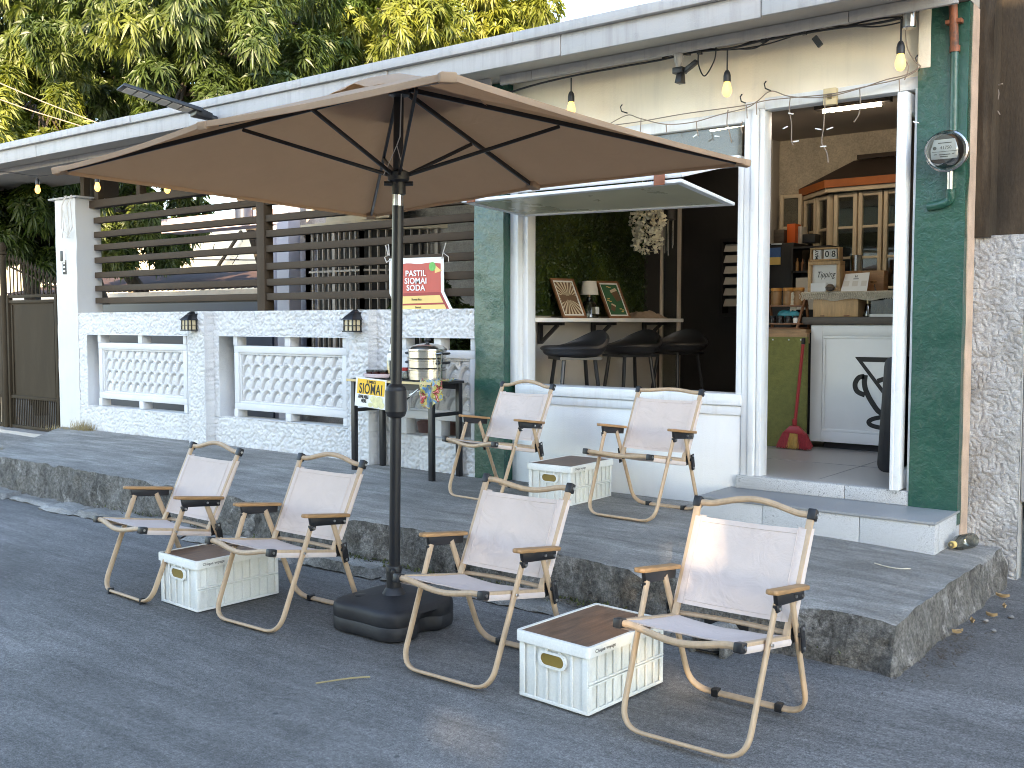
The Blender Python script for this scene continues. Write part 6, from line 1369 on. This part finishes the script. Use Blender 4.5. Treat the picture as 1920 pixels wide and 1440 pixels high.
fw = thing('far_wall', 'sunlit cream wall with fallen branches beyond the left slat bay', 'wall', (-20, 13.5, 0)); b = MB(); b.grid(lambda u, v: (-25+u*11.4, 13.5+noise.noise(V((u*60, v*20, 3)))*.02, .0+v*3.55), 120, 40); part(b, 'wall', M['yard_white'], fw); b = MB(); b.box(-15.3, -15.0, 13.2, 13.4, 0, 3.6); b.box(-16.0,-15.8,13.2,13.4,0,3.2); part(b, 'post', M['wood_mid'], fw)
b = MB(); b.bar((-18.9, 13.35, 1.9), (-17.4, 13.35, 3.2), .05, .05); b.tube([(-20, 13.3, 2.72), (-15, 13.3, 2.52)], .012, 5); rng = random.Random(3)
for i in range(18): p = V((-18.5+rng.uniform(0, 3), 13.3, rng.uniform(2.5, 3.1))); b.tube([p, p+V((rng.uniform(-.3,.3), 0, rng.uniform(-.2,.2)))], .01, 4)
part(b, 'branch', M['bark'], fw)
pb_ = thing('plastered_beam', 'pale pink beam end seen above the slat screen', 'beam', (-11.5, 8.0, 2.6)); b = MB(); b.box(-12.1, -9.9, 8.0, 8.3, 2.52, 2.70); part(b, 'beam', M['pink'], pb_); b = MB(); b.cyl((-10.25, 7.9, 2.58), (-10.25, 7.9, 2.78), .10, n=14); part(b, 'bucket', M['navy'], pb_)
fh = thing('far_house', 'red roofed house glimpsed through the leaves at the far left', 'house', (-24, 9, 0)); b = MB(); b.hexa([(-28,8.6,3.1),(-20.5,8.6,3.1),(-20.5,13,4.2),(-28,13,4.2),(-28,8.6,3.2),(-20.5,8.6,3.2),(-20.5,13,4.3),(-28,13,4.3)]); part(b, 'roof', M['rose'], fh); b = MB(); b.box(-27.5, -21, 9.2, 13, 0, 3.05); part(b, 'wall', M['yard_white'], fh)

# ================================================================ TREES
def leaves(blobs, seed, L=(.10, .18), wfac=.22, per=(9, 13), droop=.9, dens=1.9):
    """mango foliage: whorls of long drooping leaves at the tips of twigs, grouped in clumps"""
    R = np.random.default_rng(seed); VS = []; n_ = 0
    for (c, r, nsub, k) in blobs:
        c = np.array(c, float); r = np.array(r if hasattr(r, '__len__') else (r, r, r), float)
        for s_ in range(nsub):
            d = R.normal(size=3); d /= np.linalg.norm(d); rad = R.uniform(.55, 1.0)**.5; sc = c+d*r*rad; sr_ = R.uniform(.28, .5)*r.min()
            m = int(k*dens)
            dd = R.normal(size=(m, 3)); dd /= np.linalg.norm(dd, axis=1)[:, None]; P = sc+dd*sr_*R.uniform(.7, 1.05, (m, 1))
            A = dd+d*.5+np.array([0,0,.35])+R.normal(size=(m,3))*.25; A /= np.linalg.norm(A, axis=1)[:, None]
            for p, a in zip(P, A):
                q = R.integers(*per); ph = np.arange(q)*2.399+R.uniform(0, 6.28); th = R.uniform(.75, 1.65, q)
                h = np.cross(a, [0.31, .2, .93]); h /= np.linalg.norm(h); g = np.cross(a, h)
                D = a*np.cos(th)[:, None]+(h*np.cos(ph)[:, None]+g*np.sin(ph)[:, None])*np.sin(th)[:, None]
                l = R.uniform(*L, q)[:, None]; Wd = np.cross(D, a); Wd /= np.linalg.norm(Wd, axis=1)[:, None]+1e-9
                b0 = p+D*.012; mid = p+D*l*.48-np.array([0,0,1])*l*.10*droop; tip = p+D*l-np.array([0,0,1])*l*(.42+.3*R.random((q,1)))*droop
                up = np.cross(Wd, D)*l*.05
                VS.append(np.stack([b0, mid+Wd*l*wfac*.5+up, tip, mid-Wd*l*wfac*.5+up], 1).reshape(-1, 3))
    VS = np.concatenate(VS); n = len(VS)//4; i4 = np.arange(n)*4
    F = np.stack([np.stack([i4, i4+1, i4+2], 1), np.stack([i4, i4+2, i4+3], 1)], 1).reshape(-1, 3)
    return VS, F
def crown_mesh(name, VS, F, mat, parent):
    VS = VS-np.array(parent.location); me = bpy.data.meshes.new(name); me.vertices.add(len(VS)); me.vertices.foreach_set('co', VS.astype(np.float32).ravel())
    me.loops.add(F.size); me.loops.foreach_set('vertex_index', F.astype(np.int32).ravel()); me.polygons.add(len(F)); me.polygons.foreach_set('loop_start', np.arange(len(F), dtype=np.int32)*3); me.polygons.foreach_set('loop_total', np.full(len(F), 3, np.int32))
    me.update(calc_edges=True); me.validate(); me.materials.append(mat); o = bpy.data.objects.new(name, me); COL.objects.link(o); o.parent = parent; return o
def tree(label, base, blobs, mat, seed, fork, group='mango trees behind the shop', r0=.22, **k):
    t = thing('mango_tree', label, 'tree', base, group=group); VS, F = leaves(blobs, seed, **k); crown_mesh('crown', VS, F, mat, t)
    b = MB(); B = V(base); fk = V(fork); rng = random.Random(seed)
    b.tube(cable([B, B.lerp(fk, .5)+V((rng.uniform(-.15,.15), rng.uniform(-.15,.15), 0)), fk], .1, sub=6), r0, 10, scales=[1-.35*i/12 for i in range(13)])
    for (c, r, ns, kk) in blobs:
        c = V(c); mid = fk.lerp(c, .5)+V((rng.uniform(-.3,.3), rng.uniform(-.3,.3), rng.uniform(.0,.4))); pts = cable([fk-V((0,0,.1)), mid, c], .1, sub=6); b.tube(pts, r0*.5, 7, scales=[1-.75*i/12 for i in range(13)])
        for s_ in range(5):
            e = c+V((rng.uniform(-1,1), rng.uniform(-1,1), rng.uniform(-.8,.8)))*(r if not hasattr(r, '__len__') else min(r))*.8; b.tube(cable([mid.lerp(c, .6), (mid+e)/2+V((0,0,.15)), e], .1, sub=4), r0*.16, 5, scales=[1-.7*i/8 for i in range(9)])
    b.build('trunk', M['bark'], t, world=True); return t
def P_(x, y, d): return tuple(onD(x, y, d))
tree('large mango tree with a broad lit crown behind the middle of the roof', (-10.6, 9.4, 0), [
    (P_(330, 60, 14.2), (1.05,1.0,.85), 22, 26), (P_(470, 110, 13.6), (.75,.8,.6), 15, 26), (P_(200, 40, 14.6), (1.0,.9,.8), 18, 24), (P_(420, -60, 14.4), (1.1,1.0,.8), 15, 22), (P_(330, 190, 13.6), (.7,.6,.45), 12, 24), (P_(520, 30, 14.8), (.7,.7,.6), 9, 24)], M['leaf'], 11, P_(400, 160, 14.6))
tree('dark crowned mango tree filling the gap behind the umbrella top', (-11.4, 11.6, 0), [
    (P_(580, 60, 16.6), (1.0,1.0,.9), 18, 24), (P_(690, 60, 17), (.9,.9,.8), 15, 24), (P_(620, -40, 17), (1.1,1,.7), 14, 22), (P_(560, 130, 16), (.8,.7,.5), 12, 24), (P_(450, 40, 17.5), (1.2,1,.9), 14, 24)], M['leaf_d'], 12, P_(620, 130, 16.8))
tree('bright yellow green mango crown against the sky at the right of the roof line', (-9.6, 12.4, 0), [
    (P_(760, 60, 16), (.85,.8,.62), 16, 26), (P_(860, 50, 16.4), (.8,.8,.6), 15, 26), (P_(945, 22, 16.6), (.7,.7,.5), 12, 24), (P_(975, 45, 17), (.42,.5,.30), 8, 22), (P_(820, -40, 16.8), (1.0,.9,.6), 12, 22), (P_(700, 120, 16), (.5,.5,.3), 7, 22)], M['leaf_lit'], 13, P_(800, 130, 16.8))
tree('sunlit mango branches low over the roof edge at the far left', (-13.2, 6.9, 0), [
    (P_(30, 200, 13.6), (.85,.7,.36), 13, 26), (P_(90, 245, 13.2), (.55,.5,.22), 9, 26), (P_(-40, 240, 13.4), (.7,.6,.4), 10, 24)], M['leaf_lit'], 14, P_(30, 260, 13.9), r0=.10)
tree('tall dark mango tree at the left behind the gate', (-15.6, 9.6, 0), [
    (P_(50, 60, 16.6), (1.3,1.1,1.0), 20, 24), (P_(130, 120, 16.6), (1.1,1.0,.8), 16, 24), (P_(-60, 40, 16.6), (1.2,1.1,1.0), 14, 22), (P_(120, 30, 17), (1.2,1.1,.9), 15, 24), (P_(240, 130, 16.4), (.9,.8,.6), 12, 24), (P_(160, 210, 15.8), (.7,.6,.4), 9, 24), (P_(60, -40, 17), (1.3,1.1,.8), 12, 22)], M['leaf'], 15, P_(80, 180, 16.8))
tree('shaded bushy tree behind the brown gate and white pillar', (-15.0, 7.8, 0), [
    (P_(50, 390, 14.5), (1.0,.8,.55), 16, 26), (P_(0, 430, 14.5), (.7,.6,.4), 10, 24), (P_(90, 450, 14.2), (.5,.5,.4), 9, 24), (P_(-50, 360, 14.6), (.9,.7,.5), 10, 24), (P_(95, 350, 15), (.7,.7,.4), 9, 24)], M['leaf_d'], 16, P_(60, 470, 14.6), r0=.13)
tree('leafy shaded tree seen through the left bay of slats', (-15.6, 11.2, 0), [
    (P_(220, 400, 18), (1.0,.9,.7), 17, 24), (P_(250, 460, 17.6), (.7,.7,.4), 11, 24), (P_(310, 395, 18.5), (.8,.7,.4), 10, 22), (P_(200, 340, 18.4), (1.1,.9,.4), 11, 22), (P_(270, 350, 18), (.6,.6,.3), 7, 22)], M['leaf'], 17, P_(215, 480, 18), r0=.15)
sb_ = thing('potted_shrub', 'dark leafy shrub behind the menu banner and garden wall', 'shrub', (-6.55, 7.2, .15)); VS, F = leaves([((-6.6, 7.2, 1.45), (.35,.3,.35), 9, 18), ((-6.2, 7.25, 1.2), (.3,.3,.25), 7, 18)], 21, L=(.08,.13)); crown_mesh('crown', VS, F, M['leaf_d'], sb_)
b = MB(); b.tube([(-6.5,7.2,.4), (-6.55,7.2,1.3)], .03, 8); part(b, 'stem', M['bark'], sb_); b = MB(); b.lathe([(.14,0),(.20,.28),(.18,.29),(0,.27)], (-6.5,7.2,.14), 18); part(b, 'pot', M['rose'], sb_)
ow = thing('overhead_cables', 'two pale overhead cables crossing the trees at the upper left', 'cable', (-12, 7, 4)); b = MB()
for (x0, y0), (x1, y1) in (((-60, 130), (220, 245)), ((-60, 165), (180, 245))): b.tube([onD(x0, y0, 12.4), onD((x0+x1)/2, (y0+y1)/2+3, 12.3), onD(x1, y1, 12.2)], .006, 6)
part(b, 'cable', M['wire'], ow)

# ================================================================ LITTER
def stick(pts, r, nm, lab, mat='bristle_dry'): b = MB(); b.tube(cable(pts, r, sub=5), r, 5); tag(b.build(nm, M[mat]), lab, 'twig')
stick([onZ(592, 1281, .006), onZ(625, 1276, .008), onZ(660, 1271, .006), onZ(694, 1269, .007)], .0035, 'twig', 'thin dry twig lying on the road below the umbrella base')
stick([onZ(1640, 1056, .222), onZ(1662, 1062, .222), onZ(1685, 1066, .222), onZ(1707, 1066, .222)], .003, 'twig', 'pale curved stalk on the sidewalk in front of the doorstep', 'macrame')
gb = thing('glass_bottle', 'clear glass bottle lying at the right end of the doorstep', 'bottle', (-1.405, 5.37, .245)); b = MB(); b.lathe([(.0,-.005),(.036,0),(.038,.01),(.038,.13),(.016,.17),(.014,.205),(0,.205)], (0,0,0), 16, 'y'); o = b.build('bottle', M['bottle_glass'], gb); gb.rotation_euler = (0, 0, PI-.25); gb.location = (-1.37, 5.57, .243); b = MB(); b.lathe([(.017,.175),(.018,.2),(0,.207)], (0,0,0), 12, 'y'); b.build('cap', M['gold'], gb)
rng = random.Random(21)
for i in range(5):
    q = MB(); x = -1.16+rng.uniform(-.05,.10); y = 4.6+i*.2+rng.uniform(-.04,.04); a = rng.uniform(0, 6.3); l = rng.uniform(.018,.036)
    q.grid(lambda u, v, x=x, y=y, a=a, l=l: (x+math.cos(a)*(u-.5)*l*2-math.sin(a)*(v-.5)*l*math.sin(PI*u)*.9, y+math.sin(a)*(u-.5)*l*2+math.cos(a)*(v-.5)*l*math.sin(PI*u)*.9, .020+.012*(u-.5)**2*4*.6+.015*(v-.5)**2*4), 6, 3)
    tag(q.build('dry_leaf', M['leaf_dry'], thick=.0015), 'curled dry brown leaf in the gap at the right end of the sidewalk', 'leaf', 'dry leaves beside the sidewalk end')
def stone(x, y, z, r, lab, grp):
    q = MB(); q.grid(lambda u, v: (x+r*(1+.3*noise.noise(V((math.cos(2*PI*u)*2+x*9, math.sin(2*PI*u)*2, v*3))))*math.cos(2*PI*u)*math.sin(PI*v), y+r*math.sin(2*PI*u)*math.sin(PI*v)*.85, z+r*.6*math.cos(PI*v)), 14, 8); tag(q.build('stone', M['stone'], merge=True), lab, 'stone', grp)
for i in range(3): stone(-1.14+rng.uniform(-.04,.08), 4.75+i*.15+rng.uniform(-.05,.05), .02, rng.uniform(.012,.026), 'gray stone in the gap at the right end of the sidewalk', 'stones beside the sidewalk end')
b = MB()
for i in range(420):
    p = V((-1.15+rng.gauss(0,.045)+.0, 4.35+rng.gauss(0,.22), .018+rng.uniform(0,.015))); a = rng.uniform(0,6.3); l = rng.uniform(.006,.02); d = V((math.cos(a), math.sin(a), .3))*l; s_ = V((-math.sin(a), math.cos(a), 0))*l*.3; b.add([p-s_, p+s_, p+d], [(0,1,2)])
tag(b.build('leaf_litter', M['wood_dark']), 'brown rotting leaf litter along the right end of the sidewalk', 'litter', kind='stuff')
dp = thing('drain_outlet', 'broken dark drain hole in the footing under the nearest chair', 'drain', (-1.93, 3.93, .03)); b = MB(); b.grid(lambda u, v: (-1.93+.085*math.cos(PI*u)*(1+.25*noise.noise(V((u*5, v, 2)))), 3.76+v*.24, -.02+.125*math.sin(PI*u)*(1+.2*noise.noise(V((u*4, v*2, 7))))), 18, 6); part(b, 'lip', M['walk'], dp, thick=.022); b = MB(); b.box(-2.03, -1.83, 3.93, 3.937, 0, .105); b.add([(-2.005,3.77,.008),(-1.855,3.77,.008),(-1.855,3.93,.008),(-2.005,3.93,.008)], [(0,1,2,3)]); part(b, 'hole', M['drain_dark'], dp)

# ================================================================ LIGHT, SUN BLOCKER, CAMERA
S = V((.50, -.80, .288)).normalized(); ELEV = math.asin(S.z)
# unseen sheet added to shade this side; holes aimed to cast the sun patches
oh = thing('sun_blocker', 'unseen sun blocking sheet added across the road, pierced with holes for sun patches', 'house', (1, -6, 0)); WYF = -5.6
def thru(p): p = V(p); k = (WYF-p.y)/S.y; q = p+S*k; return q.x, q.z
holes = []; XA, XB, ZA, ZB = -8.2, 8.6, 0, 7.15
for p, w, h in ((V((-1.705, 3.26, .605)), .16, .22), (V((-1.76, 3.20, .45)), .07, .05), (V((-1.80, 3.03, .49)), .12, .05), (V((-2.00, 3.14, .245)), .20, .10), (V((-1.86, 3.15, .13)), .06, .10), (onZ(1275, 1285, .01), .16, .10), (onZ(880, 1388, 0), .24, .05), (onZ(840, 1362, 0), .16, .04), (onZ(1490, 1290, 0), .08, .03)):
    x, z = thru(p); g = .052; nx, nz2 = max(1, round(w/g)), max(1, round(h/g)); a = .017
    for i in range(nx):
        for j in range(nz2):
            hx, hz = x+(i-(nx-1)/2)*g, z+(j-(nz2-1)/2)*g; holes.append((hx-a, hx+a, hz-a, hz+a))
xs1 = sorted({XA, XB, *[h[0] for h in holes], *[h[1] for h in holes]}); zs1 = sorted({ZA, ZB, *[h[2] for h in holes], *[h[3] for h in holes]})
b = MB(); nxx, nzz = len(xs1), len(zs1); vs = [(x, y, z) for y in (WYF-.012, WYF+.012) for z in zs1 for x in xs1]; fs = []; kk = nxx*nzz
open_ = set()
for h in holes: open_.update((i, j) for i in range(xs1.index(h[0]), xs1.index(h[1])) for j in range(zs1.index(h[2]), zs1.index(h[3])))
for j in range(nzz-1):
    for i in range(nxx-1):
        if (i, j) not in open_:
            q = j*nxx+i; fs += [(q, q+1, q+nxx+1, q+nxx), (kk+q+nxx, kk+q+nxx+1, kk+q+1, kk+q)]
b.add(vs, fs)
part(b, 'blocker_sheet', M['blocker'], oh)

sun = bpy.data.lights.new('sun', 'SUN'); sun.energy = 2.7; sun.angle = math.radians(.53); sun.color = (1, .84, .62)
so = bpy.data.objects.new('sun', sun); COL.objects.link(so); so.rotation_euler = (-S).to_track_quat('-Z', 'Y').to_euler(); so.location = (0, 0, 12)
wd_ = bpy.data.worlds.new('World'); SC.world = wd_; wd_.use_nodes = True; nt = wd_.node_tree; bg = nt.nodes['Background']
sky = nt.nodes.new('ShaderNodeTexSky'); sky.sky_type = 'NISHITA'; sky.sun_disc = False; sky.sun_elevation = ELEV; sky.sun_rotation = math.atan2(S.x, S.y); sky.air_density = .8; sky.dust_density = .4; sky.ozone_density = 1.3
nt.links.new(sky.outputs[0], bg.inputs[0]); bg.inputs[1].default_value = .15
cam = bpy.data.cameras.new('camera'); co = bpy.data.objects.new('camera', cam); COL.objects.link(co); co.location = CAM
cam.sensor_width = 36; cam.lens = F_PX/1920*36; cam.clip_end = 400; cam.clip_start = .05
co.rotation_euler = (PI/2-PITCH, 0, YAW); SC.camera = co
SC.view_settings.view_transform = 'Standard'; SC.view_settings.look = 'None'; SC.view_settings.exposure = 3.05; SC.view_settings.use_white_balance = True; SC.view_settings.white_balance_temperature = 7700; SC.view_settings.white_balance_tint = 10; SC.view_settings.gamma = 1; SC.view_settings.use_curve_mapping = False
SC.render.engine = 'CYCLES'; SC.cycles.max_bounces = 8; SC.cycles.diffuse_bounces = 4; SC.cycles.transparent_max_bounces = 16; SC.cycles.use_denoising = True; SC.cycles.filter_width = 1.0; SC.cycles.denoising_prefilter = 'ACCURATE'
